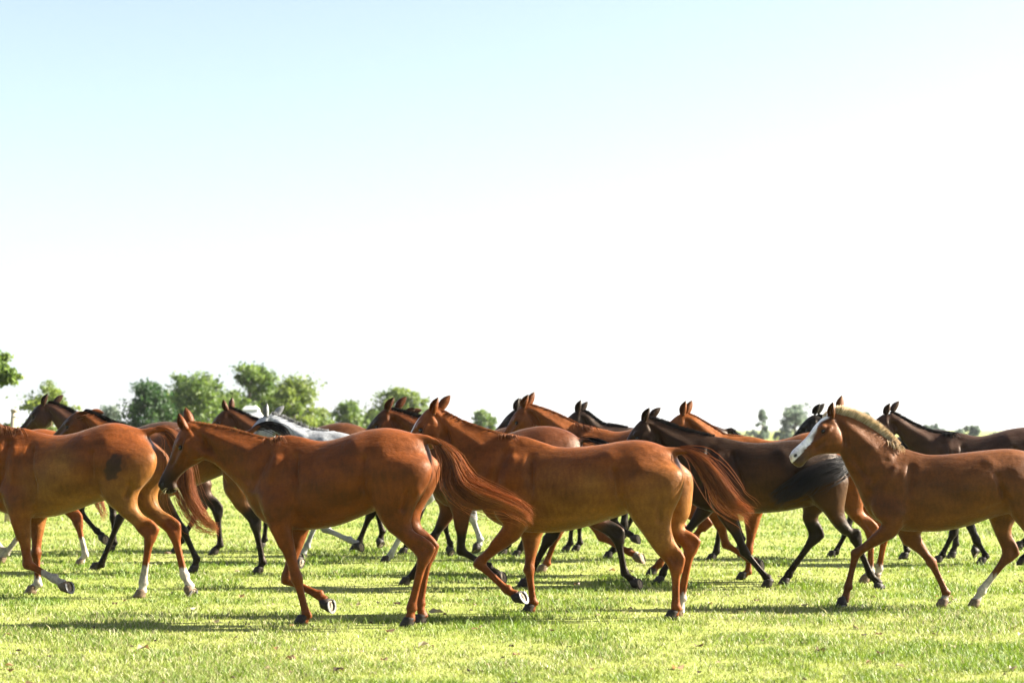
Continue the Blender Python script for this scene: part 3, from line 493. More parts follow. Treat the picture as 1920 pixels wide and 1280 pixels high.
    dcr = poly_dist(V, [np.array((a, 0, b)) for a, b in nt]); up_ = (up_ * (.35 + .65 * sstep(.03, .10, dcr)))[:, None]
    for it in range(int(20 * (.0125 / coat.get('voxel', .015)) ** 2)): V = V + (laplace(V, Aq, Bq, deg) - V) * .6 * up_
    # ---- muscles
    N = normals(V, F)
    disp = np.zeros(len(V))
    def groove(pts, rad, amp, side=None):
        nonlocal disp
        if len(pts) == 1: pts = [pts[0], np.asarray(pts[0], float) + (.001, 0, 0)]
        d = poly_dist(V, [np.asarray(p, float) for p in pts])
        w = np.exp(-(d / rad) ** 2) * amp
        disp += w * 2.9
    el = {q: LEGS[q] for q in LEGS}
    for sd, fl, hl in ((1, 'NF', 'NH'), (-1, 'FF', 'FH')):
        e = el[fl]['e']; st = el[hl]['e']; kn = el[hl]['kn']; s15 = sd * .19 * k
        X = lambda f, u, s=.2: (f, sd * s * k, u)
        fa = el[fl]['e'][0]
        groove([X(wit[0] - .13 * k, wit[1] - .17 * k, .15), X(fa - .15 * k, e[1] + .28 * k, .24), X(fa - .14 * k, e[1] + .10 * k, .24)], .030 * k, -.014)
        groove([X(fa - .13 * k, e[1] + .04 * k, .2), X(fa - .20 * k, e[1] - .02 * k, .16)], .03 * k, -.008)
        groove([X(wit[0] + .10 * k, wit[1] - .14 * k, .12), X(fa + .18 * k, e[1] + .36 * k, .19), X(fa + .24 * k, e[1] + .25 * k, .17)], .035 * k, -.012)
        groove([X(wit[0] + .02 * k, wit[1] - .20 * k, .14), X(fa + .08 * k, e[1] + .32 * k, .21)], .035 * k, .006)
        groove([X(fa - .05 * k, e[1] + .16 * k, .23)], .085 * k, .005)
        groove([X(fa + .21 * k, e[1] + .22 * k, .16)], .06 * k, .003)
        hipp = X(loin[0] + .40 * k, loin[1] - .06 * k, .19); groove([hipp, X(loin[0] + .36 * k, loin[1] - .09 * k, .22)], .05 * k, .004)
        groove([X(st[0] + .17 * k, st[1] + .22 * k, .24), X(st[0] + .15 * k, st[1] + .05 * k, .22)], .04 * k, -.004)
        groove([X(dock[0] + .09 * k, dock[1] - .10 * k, .13), X(butt[0] + .13 * k, butt[1] - .06 * k, .22), X(butt[0] + .13 * k, butt[1] - .22 * k, .24), X(lerp(butt, st, .5)[0], st[1] + .05 * k, .22)], .018 * k, -.013)
        groove([X(butt[0] + .07 * k, butt[1] - .02 * k, .17), X(butt[0] + .06 * k, butt[1] - .20 * k, .19)], .035 * k, .005)
        groove([X(dock[0] + .26 * k, dock[1] - .12 * k, .2), X(dock[0] + .26 * k, dock[1] - .28 * k, .27)], .08 * k, .005)
        groove([X(st[0] + .09 * k, st[1] - .02 * k, .2)], .05 * k, .003)
        gm = lerp(st, kn, .45); groove([X(gm[0], gm[1], .19)], .05 * k, .002)
        a_, b_ = lerp(st, kn, .5), lerp(st, kn, .9); groove([X(a_[0] - .03 * k, a_[1] - .01, .16), X(b_[0] - .02 * k, b_[1], .16)], .014 * k, -.009)
        fr_ = el[hl]['front']                                         # the fold in front of the thigh
        groove([X(p[0] + .018 * k, p[1], s_) for p, s_ in zip(fr_, (.24, .25, .24, .2))], .024 * k, -.013)
        groove([X(p[0] - .055 * k, p[1], s_) for p, s_ in zip(fr_[1:], (.27, .25, .2))], .045 * k, .006)
        for ln_ in (fl, hl):                                          # tendon line behind the cannon bone, knee and hock bones
            q = el[ln_]; cd = (q['fe'] - q['kn']) / np.linalg.norm(q['fe'] - q['kn']); bk = np.array((cd[1], -cd[0])); bk = bk if (bk[0] < 0) == (cd[1] < 0) or True else -bk
            for l_ in (.03, -.03):
                a_ = lerp(q['kn'], q['fe'], .22) + bk * .008 * k; b_ = lerp(q['kn'], q['fe'], .85) + bk * .008 * k
                groove([(a_[0], q['s'] + l_ * k, a_[1]), (b_[0], q['s'] + l_ * k, b_[1])], .010 * k, -.0030)
            f_ = q['kn'] - bk * .045 * k; groove([(f_[0], q['s'], f_[1])], .022 * k, .0022)
            t_ = q['kn'] - cd * .045 * k - bk * .03 * k; groove([(t_[0], q['s'] + sd * .03 * k, t_[1])], .018 * k, .0018)
        a_, b_ = lerp(e, el[fl]['kn'], .12), lerp(e, el[fl]['kn'], .72)
        groove([X(a_[0] - .01 * k, a_[1], .225), X(b_[0], b_[1], .17)], .014 * k, -.0045)                          # forearm muscles
        groove([X(a_[0] + .06 * k, a_[1], .2), X(lerp(a_, b_, .5)[0] + .045 * k, lerp(a_, b_, .5)[1], .18)], .035 * k, .006)
        groove([X(fa - .25 * k, e[1] + .05 * k, .22), X(lerp((fa, e[1]), st, .55)[0], e[1] + .07 * k, .26), X(st[0] + .18 * k, st[1] + .10 * k, .2)], .03 * k, -.004)
        groove([X(dock[0] + .34 * k, dock[1] - .28 * k, .25), X(dock[0] + .34 * k, dock[1] - .36 * k, .26)], .10 * k, .005)
        for q in range(6):                                            # a hint of ribs
            fx = fa - (.30 + .085 * q) * k
            groove([X(fx, e[1] + .22 * k, .29), X(fx - .05 * k, e[1] - .02 * k, .27)], .020 * k, .0050)
        n3, n5 = lerp(nt[2], nb[2], .68), lerp(nt[5], nb[5], .72)      # jugular groove
        c3 = lerp(nt[0], nb[0], .6)
        groove([X(c3[0], c3[1], .07), X(n3[0], n3[1], .10), X(n5[0], n5[1], .15)], .028 * k, -.009)
        m1, m2 = lerp(nt[1], nb[1], .22), lerp(nt[4], nb[4], .30)
        groove([X(m1[0], m1[1], .08), X(m2[0], m2[1], .10)], .045 * k, .006)
        groove([hp(-.01, .10, sd * .085), hp(.05, .22, sd * .08), hp(.17, .31, sd * .06)], .022 * hk, -.014)      # behind the jaw
        groove([hp(.17, .10, sd * .10), hp(.30, .115, sd * .10), hp(.52, .10, sd * .07)], .016 * hk, .007)        # cheek bone
        groove([hp(.42, .155, sd * .09), hp(.58, .14, sd * .06)], .022 * hk, -.009)
        groove([hp(.36, .05, sd * .085), hp(.6, .05, sd * .055)], .02 * hk, -.006)
        groove([hp(.31, .082, sd * .095)], .019 * hk, -.005)                                                       # eye socket
        groove([hp(.905, .050, sd * .05)], .015 * hk, -.004)                                                      # nostril
        groove([hp(.985, .085, sd * .041), hp(.93, .092, sd * .044), hp(.85, .102, sd * .044)], .009 * hk, -.003)                             # mouth
    V = V + N * (disp * k)[:, None]
    for it in range(4): V = V + (laplace(V, Aq, Bq, deg) - V) * .5 * wgt
    # ---- coat colours of this animal (its own pattern)
    coat = dict(coat)
    for q_ in ('base', 'belly', 'face', 'points', 'muzzle'):
        if q_ in coat: coat[q_] = np.array(coat[q_]) * ALB * np.array((1.0, .86, .52) if coat['base'][0] > coat['base'][2] * 4 else (1, 1, 1))
    base = np.array(coat['base']); C = np.tile(base, (len(V), 1))
    hu = V[:, 2] / (1.5 * k); nz_ = np.sin(V[:, 0] * 9 + 2 * np.sin(V[:, 2] * 7)) * .5 + .5
    if 'belly' in coat:
        bw = sstep(.92, .56, hu + .05 * np.sin(V[:, 0] * 6)) * sstep(.10, .22, dl) * sstep(wit[0] + .1, wit[0] - .35, V[:, 0]) * .9
        C = C * (1 - bw[:, None]) + np.array(coat['belly']) * bw[:, None]
        fw = np.exp(-((V[:, 0] - (loin[0] + .52 * k)) / .12) ** 2 - ((V[:, 2] - (loin[1] - .33 * k)) / .12) ** 2)[:, None] * .8
        C = C * (1 - fw) + np.array(coat['belly']) * fw
    ah = ((V - P0) @ A) / HL; dh = ((V - P0) @ D) / hk; lh = ((V - P0) @ S) / hk
    inh = (hd < .22 * hk) & (ah > -.05)
    mz = sstep(coat.get('mz0', .55), .95, ah) * inh
    C = C * (1 - mz[:, None] * coat.get('muzzle_w', .8)) + np.array(coat.get('muzzle', base * .25)) * (mz[:, None] * coat.get('muzzle_w', .8))
    if 'face' in coat:
        fm = (sstep(.0, .25, ah) * inh * sstep(.14, .02, dh))[:, None]; C = C * (1 - fm) + np.array(coat['face']) * fm
    for sd in (1, -1):
        for pt, rd, w in ((hp(.31, .082, sd * .10), .03, .75), (hp(.935, .040, sd * .058), .023, .97)):
            q = np.exp(-(np.linalg.norm(V - pt, axis=1) / (rd * hk)) ** 2)[:, None] * w
            C = C * (1 - q) + np.array((.012, .009, .008)) * q
    for sd in (1, -1):
        q = np.exp(-(poly_dist(V, [hp(.985, .085, sd * .041), hp(.93, .092, sd * .044), hp(.85, .102, sd * .044)]) / (.009 * hk)) ** 2)[:, None] * .7; C = C * (1 - q) + np.array((.02, .014, .012)) * q
    if 'blaze' in coat:
        a0, a1, bw_ = coat['blaze']
        wd = bw_ * (1 + .10 * np.sin(ah * 23) + .15 * sstep(.75, .95, ah))
        q = sstep(a0 - .02, a0 + .02, ah) * sstep(a1 + .02, a1 - .02, ah) * sstep(wd + .008, wd - .006, np.abs(lh)) * (dh < .075) * inh
        C = C * (1 - q[:, None]) + np.array((.74, .71, .66)) * q[:, None]
        if a1 > .9:
            q = (sstep(.90, .97, ah) * (dh < .05) * inh * sstep(.05, .03, np.abs(lh)))[:, None] * .8; C = C * (1 - q) + np.array((.40, .30, .27)) * q
    for sd in (1, -1):
        q = np.exp(-(np.linalg.norm(V - hp(.905, .050, sd * .048), axis=1) / (.022 * hk)) ** 2)[:, None] * .95; C = C * (1 - q) + np.array((.012, .009, .008)) * q
    for nm, q in LEGS.items():
        x = [np.array((p[0], q['s'], p[1])) for p in (lerp(q['e'], q['kn'], .45), q['kn'], q['fe'], q['co'], q['bo'])]
        ds = []; ts = []
        for i in range(4):
            d, t = seg_dist(V, x[i], x[i + 1]); ds.append(d); ts.append(i + t)
        ds = np.array(ds); ts = np.array(ts); ix = ds.argmin(0); d = ds.min(0); t = ts[ix, np.arange(len(V))]
        near_ = d < .085 * k
        if 'points' in coat:
            w = sstep(coat.get('pt0', -.2), coat.get('pt1', .45), t) * (d < .13 * k) * sstep(.13 * k, .09 * k, d)
            C = C * (1 - w[:, None]) + np.array(coat['points']) * w[:, None]
        so = coat.get('socks', {}).get(nm)
        if so is not None:
            jag = .06 * np.sin(V[:, 0] * 160) * np.sin(V[:, 1] * 140)
            w = (sstep(so - .03, so + .03, t + jag) * near_)[:, None]
            dirt = (.62 + .38 * np.clip(nz_ + .35 * np.sin(V[:, 2] * 90 + 3 * np.sin(V[:, 0] * 60)), 0, 1))[:, None]
            C = C * (1 - w) + np.array((.34, .30, .25)) * dirt * w
        w = (sstep(2.75, 3.05, t) * near_)[:, None] * .6
        if so is None: C = C * (1 - w) + np.array(coat.get('points', base * .35)) * w
    if 'patch' in coat:
        pf, pu, pw, ph = coat['patch']
        cs = V[:, 1] > 0
        rad = np.sqrt(((V[:, 0] - pf + .25 * (V[:, 2] - pu)) / pw) ** 2 + ((V[:, 2] - pu) / ph) ** 2) + .10 * np.sin(V[:, 0] * 70 + 2 * np.sin(V[:, 2] * 40)) + .08 * np.sin(V[:, 2] * 95 + 1)
        w = (sstep(1.18, .84, rad) * cs)[:, None]; C = C * (1 - w) + np.array((.03, .014, .008)) * w
    if coat.get('dapple'):
        dp = (np.sin(V[:, 0] * 34 + 1.3 * np.sin(V[:, 2] * 21)) * np.sin(V[:, 2] * 36 + np.sin(V[:, 0] * 19)))[:, None]
        C = C * (1 + .10 * dp)
    ins = (np.exp(-(V[:, 1] / (.05 * k)) ** 2) * (V[:, 0] < dock[0] + .05 * k) * (V[:, 2] < dock[1] - .05 * k) * (V[:, 2] > dock[1] - .35 * k))[:, None] * .85
    C = C * (1 - ins) + np.array(coat.get('bare', (.02, .014, .012))) * ins
    mesh_obj('body', V, F, M_COAT, root, True, np.clip(C, .002, .9))
    # ---- hooves
    kh = k
    for nm, q in LEGS.items():
        k = kh * 1.03; co, bo, s = q['co'], q['bo'], q['s']; roll = 0.0 if q['planted'] else .30
        a = (bo - co) / np.linalg.norm(bo - co)
        if q['planted']: n2, t2 = np.array((0., -1.)), np.array((1., 0.)); bo = np.array((co[0] + .030 * k, 0.0))
        else:
            d2 = np.array((-a[1], a[0])); n2 = .80 * a - .60 * d2; t2 = .60 * a + .80 * d2
            bo = co + a * .080 * k
        x3 = lambda p, off=0.: np.array((p[0], s + off * math.cos(roll) + roll * ((p - co) @ n2), p[1])) - np.array((n2[0], 0, n2[1])) * off * math.sin(roll)
        hg = Geo(); n_ = 18; qa = np.arange(n_) * 2 * PI / n_
        up = -n2
        cc = bo + up * .072 * k - t2 * .026 * k
        def hring(c, rt_, rb, w, lift=0.):
            out = []
            for x in qa:
                cx = math.cos(x); l = (rt_ if cx > 0 else rb) * cx
                p = c + t2 * l * k + up * lift * k * (cx if cx > 0 else cx * .6)
                out.append(x3(p, w * math.sin(x) * k))
            return out
        hg.loft([hring(cc + up * .012 * k, .036, .034, .034, -.004), hring(cc, .046, .044, .045, .006), hring(cc + n2 * .012 * k + t2 * .004 * k, .048, .044, .047, .004), hring(lerp(cc, bo, .55), .057, .046, .053, .002), hring(bo, .062, .050, .058), hring(bo, .056, .044, .052), hring(bo + up * .006 * k, .049, .038, .044)])
        so = coat.get('socks', {}).get(nm)
        ho = hg.obj('hoof', M_HOOF_PALE if so is not None else M_HOOF, root)
        if near or not q['planted']:
            sg = Geo()
            sg.loft([hring(bo + up * .010 * k, .048, .034, .041), hring(bo + up * .0035 * k, .050, .036, .043), hring(bo + up * .006 * k, .022, .030, .012)])
            so_ = sg.obj('sole', M_SOLE, ho)
        if near:
            sg = Geo(); V_ = []; arcs = [math.radians(d) for d in range(-142, 143, 12)]
            rings = []
            for x in arcs:
                cx, sx = math.cos(x), math.sin(x); lo_ = (.066 if cx > 0 else .050) * cx; li = (.046 if cx > 0 else .036) * cx
                rings.append([x3(bo + t2 * lo_ * k - up * .001 * k, .058 * sx * k), x3(bo + t2 * li * k - up * .001 * k, .038 * sx * k),
                              x3(bo + t2 * li * k - up * .009 * k, .038 * sx * k), x3(bo + t2 * lo_ * k - up * .009 * k, .058 * sx * k)])
            sg.loft(rings); sg.obj('horseshoe', M_SHOE, ho, smooth=False)
    k = kh
    # ---- ears
    ears = T.get('ears')
    if ears: el_ = [((np.array((b[0], p0[2] + sd * .055 * k, b[1]))), np.array((t[0], p0[2] + sd * .075 * k, t[1])), sd) for b, t, sd in ears]
    else: el_ = [(hp(-.02, .01, sd * .06), hp(-.26, -.06, sd * .075), sd) for sd in (1, -1)]
    for b, t, sd in el_:
        ax = t - b; L_ = np.linalg.norm(ax)
        if sd == 1 or not ears: L0 = L_
        ax = ax / L_
        if ears and L_ < .13 * k: L_ = .15 * k
        L_ = min(L_, .19 * k)
        b = b - ax * .02 * k
        side = np.array((0, 1., 0)); side = side - ax * (side @ ax); side /= np.linalg.norm(side); fr = np.cross(side, ax)
        if fr[0] < 0: fr = -fr
        op = fr * math.cos(.9) + side * sd * math.sin(.9); ot = np.cross(ax, op)      # opening direction
        eg = Geo(); rings = []
        for u, r in ((0, .030), (.12, .034), (.3, .040), (.5, .040), (.7, .032), (.86, .019), (.96, .008), (1.0, .002)):
            c = b + ax * (L_ * u) + op * (.012 * k * math.sin(PI * u)) - side * sd * (.012 * k * u * u)
            outer = []
            m_ = 12
            for j in range(m_):                                   # outer shell, open towards op
                x = math.radians(55) + math.radians(250) * j / (m_ - 1)
                outer.append(c + (op * math.cos(x) * .9 + ot * math.sin(x)) * r * k)
            inner = []
            for j in range(m_ - 1, -1, -1):
                x = math.radians(55) + math.radians(250) * j / (m_ - 1)
                inner.append(c + (op * (math.cos(x) * .9 * .78 + .0) + ot * math.sin(x) * .82) * r * k)
            rings.append(np.array(outer + inner))
        eg.loft(rings)
        ev = np.array(eg.v); dist = np.clip(((ev - b) @ ax) / L_, 0, 1)
        ec = np.tile(base * coat.get('ear', .75), (len(ev), 1)); ec = ec * (1 - .5 * sstep(.6, 1, dist)[:, None])
        mesh_obj('ear', eg.v, eg.f, M_COAT, root, True, ec)
    # ---- eyes
    for sd in (1, -1):
        eg = Geo(); eg.ball(hp(.31, .080, sd * .083), (.021 * hk, .017 * hk, .017 * hk), 12, 8, axes=(A, S, D)); eg.obj('eye', M_EYE, root)
    for sd in (1, -1):
        eg = Geo(); eg.ball(hp(.905, .050, sd * .0445), (.019 * hk, .008 * hk, .012 * hk), 12, 8, axes=(A, S, D)); eg.obj('nostril', M_EARIN, root)
    # ---- mane
    man = coat.get('mane'); hc = np.array(coat.get('hair', base * .6)) * .8; hc2 = np.array(coat.get('hair2', hc * 1.5))
    st_, rr_, cc_ = [], [], []
    crest = catmull(nt, 60); cs = p0[2] * (1 - sstep(0, .8, np.linspace(0, 1, 60)))
    def lock(P, r, mix=None):
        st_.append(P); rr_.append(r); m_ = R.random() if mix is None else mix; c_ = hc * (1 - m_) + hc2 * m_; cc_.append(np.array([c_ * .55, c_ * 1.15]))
    if man:
        ln, cnt, lean, jit = man
        for i in range(cnt):
            u = R.random() * .97; j = int(u * 58); fr_ = u * 58 - j
            p = lerp(crest[j], crest[j + 1], fr_); tg = crest[j + 1] - crest[j]; tg = tg / np.linalg.norm(tg); up = np.array((-tg[1], tg[0])); up = up if up[1] > 0 else -up
            l = ln * (.65 + .6 * R.random()) * np.interp(u, [0, .08, .5, .85, 1], [.7, 1, 1, .75, .45]) * k
            s0 = np.interp(u * 59, np.arange(60), cs) + R.uniform(-.02, .02) * k
            a0 = np.array((p[0], s0, p[1])) - np.array((up[0], 0, up[1])) * .02 * k
            dr = np.array((up[0] + R.uniform(-jit, jit) + tg[0] * lean, R.uniform(-jit, jit) + (s0 - np.interp(u * 59, np.arange(60), cs)) * 6, up[1] + R.uniform(-jit, jit) * .5 + tg[1] * lean))
            dr /= np.linalg.norm(dr)
            lock([a0 + dr * (l + .02 * k) * q + np.array((0, 0, -.25 * l * q * q * jit)) for q in (0, .35, .7, 1)], (.0050 if ln > .02 else .0035) * k)
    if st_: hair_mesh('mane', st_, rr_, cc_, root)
    st_, rr_, cc_ = [], [], []
    tf = coat.get('tuft')
    if tf:
        cnt, ln, u0 = tf
        for i in range(cnt):
            u = u0 + (1 - u0) * R.random(); j = int(u * 58); p = crest[j]
            a0 = np.array((p[0] + R.uniform(-.03, .03), R.uniform(-.01, .03), p[1] - .005))
            vx, vy, vz = R.uniform(-.9, .15), R.uniform(.15, .5), R.uniform(.1, .4)
            l = ln * R.uniform(.5, 1.1) * k
            lock([a0 + np.array((vx * q * l, .04 * k * min(1, q * 2) + vy * q * l * .5, vz * q * l - 1.0 * q * q * l)) for q in (0, .25, .5, .75, 1)], .006 * k)
    if st_: hair_mesh('withers_tuft', st_, rr_, cc_, root)
    # ---- forelock
    if coat.get('forelock'):
        st_, rr_, cc_ = [], [], []
        for i in range(30):
            a0 = hp(-.02 + R.uniform(-.03, .03), -.005, R.uniform(-.03, .03)); l = R.uniform(.06, .13) * k
            dr = A * R.uniform(.3, 1) - D * R.uniform(.3, .9) + S * R.uniform(-.4, .4)
            lock([a0 + dr * l * q + D * (l * .8 * q * q) for q in (0, .3, .6, 1)], .005 * k)
        hair_mesh('forelock', st_, rr_, cc_, root)
    # ---- tail
    tl = coat.get('tail', {}); cnt = tl.get('n', 140)
    prof = tl.get('r', ((0, .022), (.25, .035), (.5, .06), (.75, .06), (1, .03)))
    px_, pr_ = [a for a, b in prof], [b for a, b in prof]
    TG = np.gradient(GD, axis=0); TG /= np.linalg.norm(TG, axis=1, keepdims=True) + 1e-9
    sidev = np.array((0, 1., 0)); aA = np.cross(TG, sidev); aA /= np.linalg.norm(aA, axis=1, keepdims=True) + 1e-9; bA = np.cross(TG, aA)
    th, tr_ = np.array(tl.get('c0', hc)) * .8, np.array(tl.get('c1', hc2)) * 1.0
    st_, rr_, cc_ = [], [], []
    fl = tl.get('flat', .6)
    locks = [(R.random() * 2 * PI, math.sqrt(R.random()) * (1.35 if z % 6 == 0 else 1), R.uniform(1.2, 3.5), R.random() * 6, R.random()) for z in range(30)]
    for i in range(cnt):
        t0 = R.random() ** 1.3 * .55
        lk = locks[R.randrange(30)]; t1 = min(1.0, max(t0 + .28, .55 + .48 * lk[4] ** .7 + R.uniform(-.12, .06))); ox = math.cos(lk[0]) * lk[1] * .85 + R.gauss(0, .13); oy = math.sin(lk[0]) * lk[1] * .85 + R.gauss(0, .13)
        x = math.atan2(oy, ox); q = math.hypot(ox, oy); wf, wp = lk[2] + R.uniform(-.3, .3), lk[3] + R.uniform(-.4, .4)
        us = np.linspace(t0, t1, 14); P = []
        ex = R.uniform(.9, 1.1) * (R.uniform(1.1, 2.3) if R.random() < .12 else 1); cxs, sxs = math.cos(x), math.sin(x)
        for m_, u in enumerate(us):
            ii = u * 39; j = min(int(ii), 38); fr_ = ii - j
            c = lerp(GD[j], GD[j + 1], fr_); a_ = lerp(aA[j], aA[j + 1], fr_); b_ = lerp(bA[j], bA[j + 1], fr_)
            r0 = np.interp(u, px_, pr_) * k
            grow = min(1, .35 + .65 * (u - t0) / .25)
            off = r0 * q * grow * ex
            w_ = .026 * k * (u - t0) * math.sin(wf * u * 5 + wp)
            P.append(c + a_ * (cxs * off + w_) + b_ * (sxs * off * fl + w_ * .6))
        if t1 > .93:                                             # wisps run past the tail's end
            for z in range(3): P.append(P[-1] + (P[-1] - P[-2]) * R.uniform(.3, .7) + np.array((0, R.uniform(-.008, .008), R.uniform(-.014, .008))) * k)
        m_ = np.clip(.65 * lk[4] + .45 * R.random(), 0, 1) ** 1.4
        st_.append(np.array(P)); rr_.append(tl.get('w', .0075) * k * R.uniform(.45, 1.1)); cc_.append(th * (1 - m_) + tr_ * m_)
    hair_mesh('tail', st_, rr_, cc_, root)
    return root, hp, k

CHEST = (.130, .040, .013)
BLK = (.006, .005, .004)
chn = dict(hair=(.16, .050, .016), hair2=(.34, .13, .045))
bay = dict(hair=(.007, .006, .006), hair2=(.022, .017, .015), points=BLK, muzzle=(.015, .011, .009), mane=(.034, 700, .5, .10))
COATS = {
 'A': (dict(near=True, voxel=.0115, base=CHEST, belly=(.185, .092, .034), socks=dict(NF=1.56, FF=1.80, NH=1.62, FH=1.82), patch=(-.95, 1.18, .075, .12), tuft=(60, .15, .75), mane=(.012, 1000, .5, .12), tail=dict(n=640, w=.0036, r=((0, .03), (.2, .055), (.45, .065), (.7, .095), (.88, .09), (1, .05)), c0=(.095, .028, .009), c1=(.44, .16, .055)), **chn),
       'chestnut horse at the left edge, white socks and a dark patch on its flank'),
 'B': (dict(near=True, voxel=.0115, base=CHEST, muzzle=(.008, .006, .006), muzzle_w=.97, mz0=.15, belly=(.115, .036, .012), tuft=(45, .09, .86), mane=(.012, 1000, .5, .12), tail=dict(n=950, w=.0036, r=((0, .030), (.18, .050), (.34, .088), (.5, .125), (.72, .110), (.9, .085), (1, .065)), c0=(.085, .024, .007), c1=(.46, .16, .045), flat=.7), **chn),
       'chestnut horse carrying its head low, grass stems in its dark muzzle'),
 'C': (dict(near=True, voxel=.0115, base=(.150, .048, .015), belly=(.20, .095, .034), blaze=(.20, 1.0, .034), socks=dict(FH=1.9), tuft=(50, .07, .84), mane=(.012, 1000, .5, .12), tail=dict(n=760, w=.0036, r=((0, .034), (.25, .055), (.5, .075), (.75, .085), (1, .075)), c0=(.095, .026, .007), c1=(.46, .16, .045)), **chn),
       'bright chestnut horse, thin white stripe on its face, tail streaming over a dark bay'),
 'D': (dict(bay, near=True, voxel=.0125, base=(.019, .0085, .0045), belly=(.056, .025, .010), pt0=-.2, pt1=.25, face=(.03, .016, .011), tail=dict(n=700, r=((0, .03), (.2, .055), (.45, .10), (.75, .11), (1, .06)), flat=1.0, w=.005)),
       'dark bay horse with black legs swinging its black tail round its hindquarters'),
 'E': (dict(near=True, voxel=.0115, base=(.105, .040, .017), belly=(.13, .056, .024), muzzle=(.055, .045, .042), muzzle_w=.85, headfat=1.20, neckw=1.18, fat=1.04, blaze=(.05, 1.05, .046), socks=dict(FH=1.53, FF=2.45), hair=(.46, .32, .18), hair2=(.88, .74, .54), mane=(.074, 1900, .25, .15), tuft=(60, .10, .85), forelock=True, tail=dict(n=120)),
       'brown chestnut horse with a broad white blaze and pale bristly mane'),
 'M': (dict(bay, voxel=.014, base=(.075, .024, .010), face=(.022, .013, .010), tail=dict(r=((0, .02), (.3, .035), (.6, .05), (1, .04)))),
       'bay horse with a dark face and black ears, behind the croup of the low-headed chestnut'),
 'N': (dict(voxel=.014, base=(.135, .045, .016), tuft=(60, .12, .8), mane=(.012, 1000, .5, .12), socks=dict(FF=2.6, NF=2.8), **chn),
       'chestnut horse with a tufted withers looking over the striped chestnut\'s back'),
 'P': (dict(voxel=.014, base=(.17, .058, .018), socks=dict(NH=1.9, FH=1.9), mane=(.012, 1000, .5, .12), **chn),
       'orange chestnut horse with white hind socks behind the dark bay'),
 'G': (dict(bay, voxel=.0135, base=(.095, .032, .013), belly=(.13, .06, .02), face=(.03, .015, .009), tail=dict(r=((0, .022), (.2, .036), (.45, .045), (.7, .04), (1, .03)), n=180)),
       'bay horse with flattened ears and an arched black tail, between two chestnuts'),
 'F': (dict(bay, voxel=.015, base=(.045, .020, .012), face=(.012, .008, .006)),
       'dark brown horse with pricked black ears, its head furthest left'),
 'H': (dict(bay, voxel=.015, base=(.065, .025, .013)), 'brown horse with a single upright ear in view, just left of the grey'),
 'I': (dict(voxel=.014, base=(.30, .31, .32), belly=(.36, .36, .35), muzzle=(.07, .065, .065), points=(.28, .28, .27), hair=(.03, .03, .032), hair2=(.3, .3, .3), mane=(.035, 260, .1, .2), dapple=True, bare=(.06, .05, .05), ear=.8, tail=dict(c0=(.25, .25, .25), c1=(.6, .6, .58))),
       'pale grey horse, the only grey of the herd'),
 'K': (dict(voxel=.015, base=CHEST, socks=dict(NH=1.5, FH=1.5, NF=1.6, FF=1.6), tail=dict(c0=(.2, .07, .03), c1=(.45, .2, .09)), **chn),
       'chestnut horse with tall white stockings hidden behind the chestnut at the left edge'),
 'U': (dict(bay, voxel=.016, base=(.06, .022, .011)), 'bay horse almost hidden, ears between the dark-faced bay and the striped chestnut'),
 'W': (dict(bay, voxel=.016, base=(.018, .010, .007)), 'blackish horse with only its dark forehead showing beside the tufted chestnut'),
 'Q': (dict(bay, voxel=.016, base=(.022, .012, .008)), 'small-looking black-brown horse far back, head above the tufted withers'),
 'R': (dict(bay, voxel=.015, base=(.007, .006, .005)), 'black horse with its head showing beside the white blaze'),
 'S': (dict(bay, voxel=.014, base=(.038, .017, .010), belly=(.06, .03, .017), tuft=(70, .13, .86)), 'dark brown horse at the right edge, behind the pale-maned horse'),
}
ALB = .80
HP = {}
for key in COATS:
    HP[key] = make_horse(key, TRACE[key], COATS[key][0], COATS[key][1])
# ------------------------------------------------------------------ helper: a place seen at photo column/row, at distance d
FPX = 70 / 36 * 1920; PT = math.radians(2.5153)
def at(x, d): return (x - 960) / FPX * d
def ht(y, d):
    dy = (640 - y) / FPX; return HCAM + d * (math.sin(PT) + dy * math.cos(PT)) / (math.cos(PT) - dy * math.sin(PT))

